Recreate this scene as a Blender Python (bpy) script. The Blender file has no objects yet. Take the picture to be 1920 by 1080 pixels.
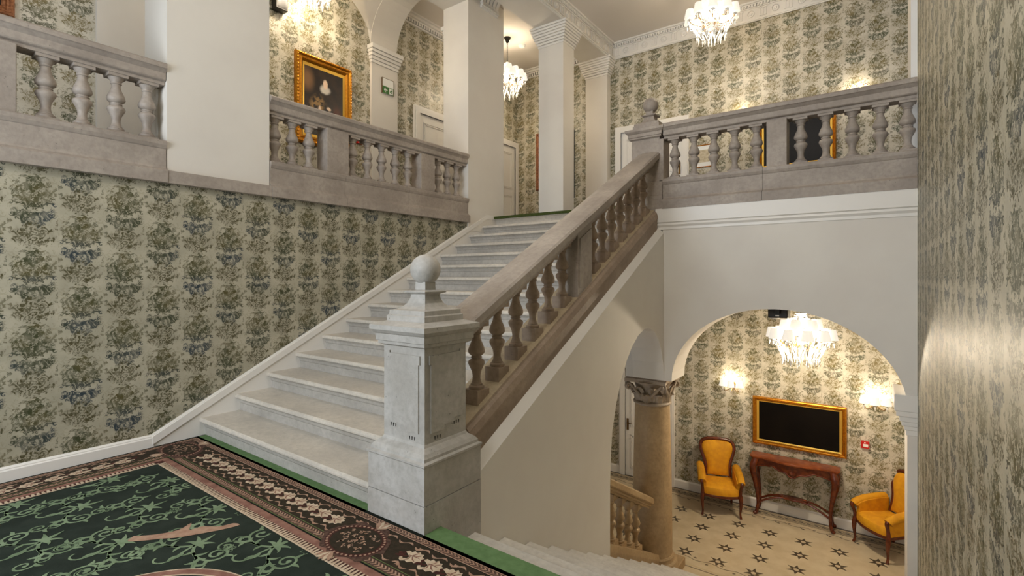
import bpy, bmesh, math, random
from mathutils import Vector, Matrix
R = math.radians
sc = bpy.context.scene
col = sc.collection
random.seed(7)

# ------------------------------------------------------------------ camera
cam_d = bpy.data.cameras.new('camera')
cam = bpy.data.objects.new('camera', cam_d); col.objects.link(cam)
cam_d.sensor_width = 36.0
cam_d.lens = 930.0 / 1920.0 * 36.0
cam_d.shift_y = -23.0 / 1920.0
cam_d.clip_start = 0.02
cam.location = (0, 0, 1.5)
cam.rotation_euler = (R(90), 0, R(36.15))
sc.camera = cam
# ------------------------------------------------------------------ exposure, world, daylight
sc.view_settings.view_transform = 'Standard'
sc.view_settings.look = 'None'
sc.view_settings.gamma = 1.0
sc.view_settings.use_curve_mapping = False
sc.view_settings.exposure = 0.8
sc.cycles.max_bounces = 8
sc.cycles.diffuse_bounces = 4
sc.cycles.use_adaptive_sampling = True
sc.cycles.adaptive_threshold = 0.03
sc.cycles.sample_clamp_indirect = 6.0
sc.cycles.use_denoising = True
world = bpy.data.worlds.new('world'); sc.world = world
world.use_nodes = True
world.node_tree.nodes['Background'].inputs[0].default_value = (0.84, 0.91, 1.0, 1)
world.node_tree.nodes['Background'].inputs[1].default_value = 0.6

def area_light(name, loc, rot, sx, sy, power, color):
    d = bpy.data.lights.new(name, 'AREA'); d.shape = 'RECTANGLE'; d.size = sx; d.size_y = sy
    d.energy = power; d.color = color
    o = bpy.data.objects.new(name, d); col.objects.link(o); o.location = loc; o.rotation_euler = rot
    return o
# daylight entering by the tall landing windows behind the camera
area_light('window_daylight', (-3.7, -2.5, 2.2), (R(90), 0, 0), 2.0, 3.0, 100, (0.84, 0.92, 1.0))
area_light('window_daylight', (-1.6, -2.5, 3.6), (R(90), 0, 0), 1.2, 3.0, 32, (0.95, 0.97, 1.0))

# added overhead fill light with no fixture, out of frame, to brighten the stairwell
_d = bpy.data.lights.new('stairwell_fill', 'POINT'); _d.energy = 62; _d.color = (1.0, 0.94, 0.86); _d.shadow_soft_size = 0.35
_o = bpy.data.objects.new('stairwell_fill', _d); col.objects.link(_o); _o.location = (-1.4, 2.2, 5.3)

# ------------------------------------------------------------------ key dimensions (metres, landing floor z = 0)
XW = -5.12; XR = 0.33; YB = 6.07; YF = 9.1; XG = -6.5
ZU = 2.467; ZC = 6.08; ZL = -2.36
RISE = 0.1645; RUN = 0.3187; YS = 2.03
RISE2 = 0.1686; YD = 2.13
def nose(y): return RISE + (y - YS) * RISE / RUN
def nose_d(y): return -(y - YD) * RISE2 / RUN

# ------------------------------------------------------------------ mesh helper
class MB:
    def __init__(s): s.v = []; s.f = []
    def add(s, vs, fs):
        n = len(s.v); s.v += [tuple(p) for p in vs]; s.f += [tuple(i + n for i in f) for f in fs]; return s
    def box(s, x0, x1, y0, y1, z0, z1):
        return s.add([(x0,y0,z0),(x1,y0,z0),(x1,y1,z0),(x0,y1,z0),(x0,y0,z1),(x1,y0,z1),(x1,y1,z1),(x0,y1,z1)],
                     [(3,2,1,0),(4,5,6,7),(0,1,5,4),(1,2,6,5),(2,3,7,6),(3,0,4,7)])
    def frustum(s, cx, cy, z0, z1, a0, a1, b0=None, b1=None):
        b0 = a0 if b0 is None else b0; b1 = a1 if b1 is None else b1
        return s.add([(cx-a0,cy-b0,z0),(cx+a0,cy-b0,z0),(cx+a0,cy+b0,z0),(cx-a0,cy+b0,z0),
                      (cx-a1,cy-b1,z1),(cx+a1,cy-b1,z1),(cx+a1,cy+b1,z1),(cx-a1,cy+b1,z1)],
                     [(3,2,1,0),(4,5,6,7),(0,1,5,4),(1,2,6,5),(2,3,7,6),(3,0,4,7)])
    def square_lathe(s, cx, cy, prof):                       # stacked square rings (half-width, z)
        vs = []; fs = []
        for a, z in prof: vs += [(cx-a,cy-a,z),(cx+a,cy-a,z),(cx+a,cy+a,z),(cx-a,cy+a,z)]
        n = len(prof)
        for i in range(n-1):
            for k in range(4):
                a = i*4+k; b = i*4+(k+1)%4; fs.append((a, b, b+4, a+4))
        fs.append((3,2,1,0)); fs.append(tuple(4*(n-1)+k for k in range(4)))
        return s.add(vs, fs)
    def lathe(s, prof, c=(0,0,0), seg=16):
        vs = []; fs = []; n = len(prof)
        for r, z in prof:
            for k in range(seg):
                a = 2*math.pi*k/seg; vs.append((c[0]+r*math.cos(a), c[1]+r*math.sin(a), c[2]+z))
        for i in range(n-1):
            for k in range(seg):
                a = i*seg+k; b = i*seg+(k+1)%seg; fs.append((a, b, b+seg, a+seg))
        fs.append(tuple(range(seg-1,-1,-1))); fs.append(tuple((n-1)*seg+k for k in range(seg)))
        return s.add(vs, fs)
    def prism(s, poly, axis, a, b):
        """extrude a 2D polygon along an axis; axis x: poly=(y,z), y: (x,z), z: (x,y)"""
        def P(p, t): return (t,p[0],p[1]) if axis=='x' else ((p[0],t,p[1]) if axis=='y' else (p[0],p[1],t))
        n = len(poly); vs = [P(p,a) for p in poly] + [P(p,b) for p in poly]
        fs = [tuple(range(n-1,-1,-1)), tuple(range(n,2*n))]
        for i in range(n): j = (i+1)%n; fs.append((i, j, j+n, i+n))
        return s.add(vs, fs)
    def tube(s, pts, rad, seg=8, flat=1.0):
        pts = [Vector(p) for p in pts]; n = len(pts)
        rad = rad if isinstance(rad, (list, tuple)) else [rad]*n
        t0 = (pts[1]-pts[0]).normalized()
        up = Vector((0,0,1)) if abs(t0.z) < 0.9 else Vector((0,1,0))
        u = t0.cross(up).normalized(); vs = []; fs = []
        for i in range(n):
            t = (pts[min(i+1,n-1)]-pts[max(i-1,0)]).normalized()
            u = (u - t*u.dot(t)).normalized(); w = t.cross(u)
            for k in range(seg):
                a = 2*math.pi*k/seg; vs.append(pts[i] + (u*math.cos(a) + w*math.sin(a)*flat)*rad[i])
        for i in range(n-1):
            for k in range(seg):
                a = i*seg+k; b = i*seg+(k+1)%seg; fs.append((a,b,b+seg,a+seg))
        fs.append(tuple(range(seg-1,-1,-1))); fs.append(tuple((n-1)*seg+k for k in range(seg)))
        return s.add(vs, fs)
    def sphere(s, c, r, seg=12, rings=8, sz=1.0):
        prof = [(max(r*math.sin(math.pi*i/rings),1e-4), -r*sz*math.cos(math.pi*i/rings)) for i in range(rings+1)]
        return s.lathe(prof, c, seg)
    def ribbon(s, pts, w, z, ez=0.0):
        """flat ribbon on a floor; pts 2D, w list of half widths"""
        n = len(pts); vs = []; fs = []
        for i in range(n):
            dx = pts[min(i+1,n-1)][0]-pts[max(i-1,0)][0]; dy = pts[min(i+1,n-1)][1]-pts[max(i-1,0)][1]
            L = math.hypot(dx,dy) or 1; nx, ny = -dy/L, dx/L; h = w[i] if isinstance(w,(list,tuple)) else w
            vs += [(pts[i][0]+nx*h, pts[i][1]+ny*h, z), (pts[i][0]-nx*h, pts[i][1]-ny*h, z)]
        for i in range(n-1): fs.append((2*i, 2*i+1, 2*i+3, 2*i+2))
        return s.add(vs, fs)
    def poly(s, pts3): n = len(pts3); return s.add(pts3, [tuple(range(n))])
    def grid(s, fn, nu, nv):
        vs = [fn(i/nu, j/nv) for i in range(nu+1) for j in range(nv+1)]; fs = []
        for i in range(nu):
            for j in range(nv):
                a = i*(nv+1)+j; fs.append((a, a+nv+1, a+nv+2, a+1))
        return s.add(vs, fs)
    def mesh(s, name, mat, smooth=False, off=(0,0,0), bevel=0.0, tri=False):
        me = bpy.data.meshes.new(name)
        me.from_pydata([(x-off[0],y-off[1],z-off[2]) for x,y,z in s.v], [], s.f)
        bm = bmesh.new(); bm.from_mesh(me)
        bmesh.ops.recalc_face_normals(bm, faces=bm.faces)
        if bevel > 0:
            es = [e for e in bm.edges if len(e.link_faces)==2 and e.calc_face_angle(0) > 0.6]
            bmesh.ops.bevel(bm, geom=es, offset=bevel, segments=2, profile=0.5, affect='EDGES', clamp_overlap=True)
        big = [f for f in bm.faces if len(f.verts) > 4]
        if big: bmesh.ops.triangulate(bm, faces=big)
        bm.to_mesh(me); bm.free()
        if smooth:
            for p in me.polygons: p.use_smooth = True
            try: me.set_sharp_from_angle(angle=R(38))
            except Exception: pass
        me.materials.append(mat)
        return me
    def build(s, name, mat, parent=None, smooth=False, bevel=0.0, local=False, origin=None):
        """vertices in world space unless local (then in the parent's space)"""
        if parent is not None and not local: off = parent.matrix_world.translation if False else wloc(parent)
        else: off = (0,0,0)
        if parent is None and origin is not None: off = origin
        me = s.mesh(name, mat, smooth, off, bevel)
        o = bpy.data.objects.new(name, me); col.objects.link(o)
        if parent is not None: o.parent = parent
        elif origin is not None: o.location = origin
        return o
def wloc(o):
    v = Vector(o.location)
    while o.parent: o = o.parent; v += Vector(o.location)
    return v
def tag(o, label, cat, group=None):
    o['label'] = label; o['category'] = cat
    if group: o['group'] = group
    return o
def thing(name, label, cat, loc=(0,0,0), rz=0.0, group=None):
    o = bpy.data.objects.new(name, None); col.objects.link(o); o.empty_display_size = 0.1
    o.location = loc; o.rotation_euler = (0,0,rz)
    return tag(o, label, cat, group)
def struct(o): o['kind'] = 'structure'; return o
def stuff(o): o['kind'] = 'stuff'; return o
def inst(me, name, parent, loc, rot=(0,0,0), scale=(1,1,1)):
    o = bpy.data.objects.new(name, me); col.objects.link(o); o.parent = parent
    o.location = loc; o.rotation_euler = rot; o.scale = scale
    return o
def arc(cx, cy, r, a0, a1, n): return [(cx+r*math.cos(R(a0+(a1-a0)*i/n)), cy+r*math.sin(R(a0+(a1-a0)*i/n))) for i in range(n+1)]

# ------------------------------------------------------------------ materials
class NX:                                                  # small expression builder for math nodes
    def __init__(s, nt, k): s.nt = nt; s.k = k
    def _m(s, op, *a, clamp=False):
        n = s.nt.nodes.new('ShaderNodeMath'); n.operation = op; n.use_clamp = clamp
        for i, x in enumerate((s,)+a):
            if isinstance(x, NX): s.nt.links.new(x.k, n.inputs[i])
            else: n.inputs[i].default_value = x
        return NX(s.nt, n.outputs[0])
    def __add__(s, o): return s._m('ADD', o)
    __radd__ = __add__
    def __sub__(s, o): return s._m('SUBTRACT', o)
    def __rsub__(s, o): return (s*-1.0)+o
    def __mul__(s, o): return s._m('MULTIPLY', o)
    __rmul__ = __mul__
    def __truediv__(s, o): return s._m('DIVIDE', o)
    def abs(s): return s._m('ABSOLUTE')
    def floor(s): return s._m('FLOOR')
    def mod(s, o): return s._m('FLOORED_MODULO', o)
    def sin(s): return s._m('SINE')
    def exp(s): return s._m('EXPONENT')
    def sqrt(s): return s._m('SQRT')
    def max(s, o): return s._m('MAXIMUM', o)
    def min(s, o): return s._m('MINIMUM', o)
    def step(s, a, b):                                     # smooth ramp 0..1 between a and b
        n = s.nt.nodes.new('ShaderNodeMapRange'); n.interpolation_type = 'SMOOTHSTEP'
        s.nt.links.new(s.k, n.inputs['Value']); n.inputs['From Min'].default_value = a; n.inputs['From Max'].default_value = b
        return NX(s.nt, n.outputs['Result'])
def lin(r, g, b):
    f = lambda c: (c/255/12.92) if c/255 <= 0.04045 else ((c/255+0.055)/1.055)**2.4
    return (f(r), f(g), f(b), 1.0)
def new_mat(name):
    m = bpy.data.materials.new(name); m.use_nodes = True
    nt = m.node_tree; b = nt.nodes['Principled BSDF']; return m, nt, b
def noise(nt, vec, scale, detail=3, rough=0.55, out='Fac'):
    n = nt.nodes.new('ShaderNodeTexNoise'); n.inputs['Scale'].default_value = scale
    n.inputs['Detail'].default_value = detail; n.inputs['Roughness'].default_value = rough
    if vec is not None: nt.links.new(vec, n.inputs['Vector'])
    return n.outputs[out]
def mix(nt, fac, a, b):
    n = nt.nodes.new('ShaderNodeMix'); n.data_type = 'RGBA'
    for s, x in ((n.inputs[0], fac), (n.inputs[6], a), (n.inputs[7], b)):
        if isinstance(x, NX): nt.links.new(x.k, s)
        elif hasattr(x, 'is_output'): nt.links.new(x, s)
        else: s.default_value = x
    return n.outputs[2]
def pos(nt): return nt.nodes.new('ShaderNodeNewGeometry').outputs['Position']
def bump(nt, b, h, strength=0.2, dist=0.01):
    n = nt.nodes.new('ShaderNodeBump'); n.inputs['Strength'].default_value = strength; n.inputs['Distance'].default_value = dist
    nt.links.new(h.k if isinstance(h, NX) else h, n.inputs['Height']); nt.links.new(n.outputs[0], b.inputs['Normal'])
def simple(name, c, rough=0.5, metal=0.0, c2=None, scale=8.0, bumps=0.0, bscale=60.0, emit=None, estr=0.0):
    m, nt, b = new_mat(name)
    b.inputs['Roughness'].default_value = rough; b.inputs['Metallic'].default_value = metal
    if c2 is not None:
        f = NX(nt, noise(nt, pos(nt), scale, 4)).step(0.32, 0.68)
        nt.links.new(mix(nt, f, c, c2), b.inputs['Base Color'])
    else: b.inputs['Base Color'].default_value = c
    if bumps: bump(nt, b, noise(nt, pos(nt), bscale, 4), bumps, 0.004)
    if emit: b.inputs['Emission Color'].default_value = emit; b.inputs['Emission Strength'].default_value = estr
    return m
def stone(name, c, c2, pit=0.25, rough=0.55):
    m, nt, b = new_mat(name); p = pos(nt)
    f = NX(nt, noise(nt, p, 2.6, 5, 0.6)).step(0.3, 0.7)
    g = NX(nt, noise(nt, p, 26, 4, 0.6)).step(0.35, 0.75)
    base = mix(nt, f, c, c2)
    k = [x*0.72 for x in c2[:3]] + [1]
    base = mix(nt, g*0.45, base, tuple(k))
    v = nt.nodes.new('ShaderNodeTexVoronoi'); v.inputs['Scale'].default_value = 34; nt.links.new(p, v.inputs['Vector'])
    gate = NX(nt, noise(nt, p, 9, 2)).step(0.52, 0.62)
    pits = (1.0-NX(nt, v.outputs['Distance']).step(0.06, 0.16))*gate
    base = mix(nt, pits*pit*2.4, base, (0.05,0.045,0.04,1))
    nt.links.new(base, b.inputs['Base Color']); b.inputs['Roughness'].default_value = rough
    h = NX(nt, noise(nt, p, 55, 3))
    bump(nt, b, h, 0.28, 0.006)
    return m
def wallpaper(name, axis, inks=None):
    olive_a, olive_b, blue_a, blue_b, scr, bg_a, bg_b = inks or (lin(86,80,46), lin(64,68,42), lin(48,60,66), lin(64,68,48), lin(76,71,42), lin(184,177,156), lin(166,160,140))
    m, nt, b = new_mat(name); p = pos(nt)
    s = nt.nodes.new('ShaderNodeSeparateXYZ'); nt.links.new(p, s.inputs[0])
    U = NX(nt, s.outputs[0 if axis=='x' else 1]); V = NX(nt, s.outputs[2])
    CW, H = 0.2815, 0.563
    a = (U-0.891)/CW + 0.5
    i = a.floor(); x = (a-i-0.5)*CW
    par = i.mod(2.0)
    y = (V-2.115+0.135 + par*(H*0.5) + H*0.5).mod(H) - H*0.5
    ax = (x*x+0.00004).sqrt()
    def comb(xx, yy):
        c = nt.nodes.new('ShaderNodeCombineXYZ'); nt.links.new(xx.k, c.inputs[0]); nt.links.new(yy.k, c.inputs[1]); return c.outputs[0]
    sym, asym = comb(ax, y), comb(x, y)
    def warp(vec, sc_, amp, det=2):
        w = nt.nodes.new('ShaderNodeSeparateColor'); nt.links.new(noise(nt, vec, sc_, det, 0.6, 'Color'), w.inputs[0])
        return (NX(nt, w.outputs[0])-0.5)*amp, (NX(nt, w.outputs[1])-0.5)*amp
    wx, wy = warp(asym, 34, 0.08, 2)
    qx = ax + wx; qy = y + wy
    def field(bl):
        t = None
        for cx_, cy_, sx, sy in bl:
            dx = (qx-cx_)/sx; dy = (qy-cy_)/sy; e = ((dx*dx+dy*dy)*-1.0).exp(); t = e if t is None else t+e
        return t
    rag = (NX(nt, noise(nt, asym, 21, 1))-0.5)*0.95
    bouquet = field([(0,.128,.090,.062),(.076,.116,.044,.046),(0,.200,.056,.048),(0,.254,.028,.034),(0,.056,.050,.036)])+rag
    cluster = field([(.030,-.070,.042,.034),(0,-.035,.048,.042),(.066,-.018,.036,.030),(.108,.004,.024,.028)])+rag
    scroll = field([(0,-.115,.050,.052),(.056,-.172,.052,.050),(.106,-.185,.018,.040),(0,-.235,.056,.028),(0,-.278,.036,.036)])+rag
    sprig = field([(.132,-.072,.014,.018),(.128,-.125,.014,.014),(.090,.215,.022,.022),(.05,.258,.040,.014),(.118,.160,.014,.026)])
    def spiral(cx_, cy_, rad, pitch, turn=1.0):
        dx = ax-cx_+wx*0.22; dy = y-cy_+wy*0.22; r = (dx*dx+dy*dy).sqrt(); th = dy._m('ARCTAN2', dx)
        return (r*(6.2832/pitch)-th*turn).sin().step(0.0, 0.6)*(1.0-r.step(rad*0.9, rad))
    sp1 = spiral(.044,-.168,.032,.018); sp2 = spiral(.124,.062,.018,.017,-1.0); sp3 = spiral(.117,-.018,.020,.018); sp4 = spiral(.090,-.205,.016,.014,-1.0)
    edge = 1.0-(ax+wx*0.8+wy*0.3).step(0.108, 0.130)
    # curling leaf drawing: contour lines of a smooth noise plus curls round cell centres
    n1 = NX(nt, noise(nt, comb(qx*1.0, qy), 24, 1, 0.5))
    lines = (n1*46.0).sin()
    vo = nt.nodes.new('ShaderNodeTexVoronoi'); vo.inputs['Scale'].default_value = 23
    nt.links.new(comb(x+wx*0.5, y+wy*0.5), vo.inputs['Vector'])
    cur = (NX(nt, vo.outputs['Distance'])*14.0+n1*9.0).sin()
    fdy = qy-0.02; fr = (ax*ax+fdy*fdy).sqrt(); fan = (fdy._m('ARCTAN2', ax)*15.0+fr*70.0).sin()
    leafy = (lines*0.55+cur*0.5+fan*0.35).step(-0.62, 0.05)
    thin = (lines*0.45+cur*0.8).step(-0.15, 0.5)
    mb = bouquet.step(0.34, 0.46)*edge; mc = cluster.step(0.33, 0.45)*edge; ms = scroll.step(0.36, 0.48)*edge; mp = sprig.step(0.42, 0.54)
    fab = NX(nt, noise(nt, p, 5.0, 2, 0.6)); worn = NX(nt, noise(nt, p, 16, 2, 0.65)).step(0.25, 0.62)*0.45+0.55
    bg = mix(nt, fab.step(0.3, 0.7), bg_a, bg_b)
    fine = NX(nt, noise(nt, p, 110, 1))
    olive = mix(nt, NX(nt, noise(nt, p, 7, 1)).step(0.35, 0.65), olive_a, olive_b)
    blue = mix(nt, NX(nt, noise(nt, p, 2.3, 1)).step(0.38, 0.60), blue_a, blue_b)
    c = mix(nt, (mb*(leafy*0.84+0.16)*worn).min(1.0), bg, olive)
    c = mix(nt, ((mb*(0.085-qy).step(-0.03, 0.04))*leafy*0.7), c, blue)
    c = mix(nt, (mc*(leafy*0.86+0.14)*worn).min(1.0), c, blue)
    c = mix(nt, (ms*(thin*0.85+0.2)*worn).max(sp1*0.72).max(sp4*0.7).min(1.0), c, scr)
    c = mix(nt, sp2.max(sp3)*0.9, c, blue)
    c = mix(nt, mp*leafy*0.7, c, olive)
    # faint tone-on-tone ornament between the motifs
    c = mix(nt, (1.0-mb.max(mc).max(ms))*cur.step(0.2,0.9)*(NX(nt, noise(nt, asym, 13, 2)).step(0.46,0.6))*0.38, c, lin(140,133,104))
    nt.links.new(c, b.inputs['Base Color']); b.inputs['Roughness'].default_value = 0.46
    b.inputs['Specular IOR Level'].default_value = 0.45
    bump(nt, b, fine, 0.06, 0.002)
    return m
M = {}
M['paper_y'] = wallpaper('damask_wallpaper', 'y')
HALL_INKS = (lin(116,102,54), lin(92,88,54), lin(92,88,66), lin(82,86,60), lin(120,108,66), lin(212,206,190), lin(196,189,170))  # golder inks; brighter lamplight painted in as a lighter paper ground
M['paper_x'] = wallpaper('damask_wallpaper_hall', 'x', HALL_INKS)
M['paper_g'] = wallpaper('damask_wallpaper_gallery', 'y', HALL_INKS)
M['plaster'] = simple('white_plaster', lin(226,221,212), 0.7, c2=lin(220,214,205), scale=1.3, bumps=0.05, bscale=120)
M['ceiling'] = simple('ceiling_paint', lin(222,214,204), 0.8)
M['trim'] = simple('white_gloss_paint', lin(233,229,222), 0.38)
M['stone'] = stone('grey_sandstone', lin(176,165,154), lin(152,141,131))
M['stone_brown'] = stone('brown_sandstone', lin(168,148,128), lin(144,124,106))
M['newel'] = stone('pitted_grey_stone', lin(192,189,184), lin(168,163,155), 0.34)
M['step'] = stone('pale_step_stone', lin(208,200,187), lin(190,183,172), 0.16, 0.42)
M['riser'] = stone('shaded_riser_stone', lin(182,177,169), lin(162,157,149), 0.2, 0.5)  # step stone darkened, riser shade put into the colour
M['step_d'] = stone('pale_marble_step', lin(222,218,210), lin(205,200,192), 0.1, 0.3)
M['stone_warm'] = stone('pale_tan_stone', lin(186,170,142), lin(166,149,122), 0.15)
M['column'] = stone('honey_limestone', lin(186,160,122), lin(165,138,100), 0.22)
M['capital'] = stone('carved_limestone', lin(180,163,142), lin(158,141,122), 0.1)
M['wood'] = simple('polished_mahogany', lin(108,48,20), 0.25, c2=lin(78,30,12), scale=14)
M['wood_top'] = simple('polished_table_top', lin(148,76,34), 0.22, c2=lin(124,58,24), scale=9)
M['mustard'] = simple('mustard_velvet', lin(222,158,8), 0.75, c2=lin(206,140,6), scale=12, bumps=0.1, bscale=220)
M['gold'] = simple('gold_leaf', lin(214,150,44), 0.32, 0.75, c2=lin(186,118,28), scale=40, bumps=0.35, bscale=90)
M['copper'] = simple('brown_gilt_wood', lin(168,112,72), 0.45, 0.3, c2=lin(122,72,42), scale=40, bumps=0.4, bscale=80)
M['gold2'] = simple('bright_gold', lin(236,190,84), 0.3, 0.7)
M['brass'] = simple('dark_brass', lin(112,84,44), 0.35, 0.8)
M['black'] = simple('matt_black', lin(22,18,15), 0.45)
M['screen'] = simple('dark_screen', lin(14,11,10), 0.3, c2=lin(20,16,13), scale=2.2)
M['screen'].node_tree.nodes['Principled BSDF'].inputs['Specular IOR Level'].default_value = 0.12
M['red'] = simple('red_plastic', lin(196,30,24), 0.35)
M['white'] = simple('white_plastic', lin(238,238,234), 0.4)
M['green_sign'] = simple('green_sign', lin(48,104,36), 0.4)
M['paper'] = simple('print_paper', lin(214,203,178), 0.7, c2=lin(186,170,140), scale=22)
M['dark_floor'] = simple('dark_floor', lin(70,60,52), 0.5)
M['hall_floor'] = simple('pale_terrazzo', lin(206,190,160), 0.33, c2=lin(196,178,146), scale=5)
M['inlay'] = simple('dark_inlay_stone', lin(82,70,56), 0.35)
M['inlay2'] = simple('taupe_inlay_stone', lin(122,108,88), 0.4)
M['inlay3'] = simple('cream_inlay_stone', lin(200,182,146), 0.4)
M['shade'] = simple('lit_pleated_shade', lin(196,188,172), 0.8, emit=(1.0,0.93,0.82,1), estr=0.42)
M['candle'] = simple('white_candle_sleeve', lin(244,240,230), 0.5)
M['shade'].cycles.emission_sampling = 'NONE'
def crystal_mat():
    m, nt, b = new_mat('cut_crystal')
    b.inputs['Base Color'].default_value = (0.92,0.92,0.90,1); b.inputs['Roughness'].default_value = 0.12
    b.inputs['Specular IOR Level'].default_value = 1.0
    return m
M['crystal'] = crystal_mat()
def carpet_mat(name, c, c2=None, scale=40):
    m, nt, b = new_mat(name); p = pos(nt)
    f = NX(nt, noise(nt, p, scale, 3)).step(0.3, 0.7)
    nt.links.new(mix(nt, f, c, c2 or tuple([x*0.75 for x in c[:3]]+[1])), b.inputs['Base Color'])
    b.inputs['Roughness'].default_value = 0.95; b.inputs['Specular IOR Level'].default_value = 0.1
    bump(nt, b, noise(nt, p, 320, 2), 0.35, 0.004)
    return m
M['c_green'] = carpet_mat('dark_green_pile', lin(47,55,48), lin(38,45,39), 6)
M['c_vine'] = carpet_mat('sage_green_pile', lin(130,148,118), lin(106,124,96), 9)
M['c_edge'] = carpet_mat('moss_green_felt', lin(104,132,88), lin(92,120,78), 20)
M['c_moss'] = carpet_mat('dark_moss_pile', lin(74,84,44), lin(60,70,36), 30)
M['c_black'] = carpet_mat('black_green_pile', lin(30,34,28))
M['c_brown'] = carpet_mat('brown_pile', lin(98,76,66), lin(72,54,46), 60)
M['c_dark'] = carpet_mat('dark_border_pile', lin(48,44,34), lin(60,50,40), 30)
M['c_pink'] = carpet_mat('dusty_rose_pile', lin(150,112,98), lin(122,86,74), 12)
M['c_cream'] = carpet_mat('cream_pile', lin(206,188,164), lin(186,164,138), 30)
M['c_rose'] = carpet_mat('rose_beige_pile', lin(176,146,124), lin(156,122,102), 20)
M['c_wine'] = carpet_mat('wine_pile', lin(84,50,44), lin(64,40,36), 30)
M['c_olive'] = carpet_mat('olive_pile', lin(102,110,70), lin(84,92,58), 30)

# ================================================================== THE SETTING
def S(name, mb, mat, parent=None, **k):
    o = mb.build(name, mat, parent, **k); struct(o); return o
# --- floors
S('floor_landing', MB().box(XW-0.2, XR+0.2, -2.7, YD-0.02, -0.3, -0.012), M['dark_floor'])
lower_floor = S('floor_hall', MB().box(-6.7, 1.8, 4.4, YF+0.1, ZL-0.25, ZL), M['hall_floor'])
S('floor_gallery', MB().box(XG-0.1, XW-0.02, -2.7, YF, ZU-0.25, ZU).box(XW-0.02, -2.11, YS+14*RUN+0.07, YF, ZU-0.25, ZU)
  .box(-2.11, 1.8, YB+0.03, YF, ZU-0.25, ZU), M['dark_floor'])
tag(stuff(MB().box(XW+0.02, -2.57, YS+14*RUN-0.03, YS+14*RUN+0.35, ZU-0.029, ZU+0.012).build('floor_carpet', M['c_moss'])),
    'dark green carpet edge at the head of the upper stairs', 'carpet')
# --- left stair wall with wallpaper up to the gallery
S('wall_left', MB().box(XW-0.5, XW, -2.7, 6.62, -0.3, 2.345), M['paper_y'])
# --- right wall beside the camera
S('wall_right', MB().box(XR, XR+0.25, -2.7, YB, ZL-0.2, ZC+0.1), M['paper_y'])
# --- wall behind the camera with two tall windows
wb = MB(); y0, y1 = -2.75, -2.55
for x0, x1, z0, z1 in [(-6.7,-4.7,-0.3,6.3),(-4.7,-2.7,-0.3,0.7),(-4.7,-2.7,3.7,6.3),(-2.7,-2.2,-0.3,6.3),(-2.2,-1.0,-0.3,2.1),(-2.2,-1.0,5.1,6.3),(-1.0,0.6,-0.3,6.3)]:
    wb.box(x0, x1, y0, y1, z0, z1)
S('wall_back', wb, M['plaster'])
for i, (x0, x1, z0, z1) in enumerate([(-4.7,-2.7,0.7,3.7),(-2.2,-1.0,2.1,5.1)]):
    w = MB(); t = 0.06
    w.box(x0, x0+t, -2.7, -2.6, z0, z1).box(x1-t, x1, -2.7, -2.6, z0, z1).box(x0, x1, -2.7, -2.6, z0, z0+t).box(x0, x1, -2.7, -2.6, z1-t, z1)
    xm = (x0+x1)/2; w.box(xm-0.03, xm+0.03, -2.69, -2.61, z0, z1).box(x0, x1, -2.69, -2.61, z0+2.0, z0+2.06)
    S('window_%d' % (i+1), w, M['trim'])
# --- ceilings
S('ceiling_stairwell', MB().box(-5.62, XR+0.2, -2.7, YF+0.1, ZC, ZC+0.15), M['ceiling'])
S('ceiling_hall', MB().box(XR+0.2, 1.8, YB, YF+0.1, ZC, ZC+0.15), M['ceiling'])
S('ceiling_corridor', MB().box(-6.7, -4.7, 5.5, YF+0.1, 6.03, 6.07).box(-6.7, -5.5, -2.7, 1.66, 6.03, 6.07), M['ceiling'])
# --- far wall (upper and lower halls) and gallery back wall
S('wall_far', MB().box(-6.7, 1.9, YF, YF+0.2, ZL-0.2, ZC+0.1), M['paper_x'])
S('wall_gallery', MB().box(XG-0.2, XG, -2.7, YF, ZL-0.2, ZC+0.1), M['paper_g'])
S('wall_hall_end', MB().box(1.7, 1.9, YB, YF, ZL-0.2, ZC+0.1), M['plaster'])
# --- wall with the large arch under the right gallery
def arch_pts(cx, a, zs, b, n=28): return [(cx+a*math.cos(math.pi*i/n), zs+b*math.sin(math.pi*i/n)) for i in range(n+1)]
AC, AA, AZ, AB = -0.875, 1.135, 0.20, 0.935
poly = [(AC+AA, AZ)] ; ar = arch_pts(AC, AA, AZ, AB)
def arch_wall(x0, x1, ztop, arp, y0, y1):
    mb = MB(); n = len(arp)
    for y in (y0, y1):
        for i in range(n-1):
            (xa, za), (xb, zb) = arp[i], arp[i+1]
            mb.add([(xa,y,za),(xb,y,zb),(xb,y,ztop),(xa,y,ztop)], [(0,1,2,3)])
    for i in range(n-1):
        (xa, za), (xb, zb) = arp[i], arp[i+1]
        mb.add([(xa,y0,za),(xb,y0,zb),(xb,y1,zb),(xa,y1,za)], [(0,1,2,3)])
    return mb
aw = arch_wall(0, 0, 2.325, ar, YB, YB+0.5)
aw.box(AC+AA, 1.8, YB, YB+0.5, -0.02, 2.325)                        # right of the arch down to the impost
aw.box(-2.6, -2.12, YB, YB+0.5, AZ, 2.04).box(-2.12, AC-AA, YB, YB+0.5, AZ, 2.325)                          # over the column
S('wall_arch', aw, M['plaster'])
rp = MB().box(0.255, 1.8, YB, YB+0.5, ZL, -0.02)
S('pillar_arch', rp, M['plaster'])
im = MB()
for k, (p, z0, z1) in enumerate([(0.10, 0.20, 0.36),(0.085,0.15,0.20),(0.06,0.10,0.15),(0.045,0.06,0.10),(0.025,0.02,0.06),(0.012,-0.03,0.02)]):
    im.box(0.255-p, XR+0.02, YB-0.35*p, YB+0.5+0.3*p, z0, z1)
S('trim_impost', im, M['trim'], bevel=0.006)
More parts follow.
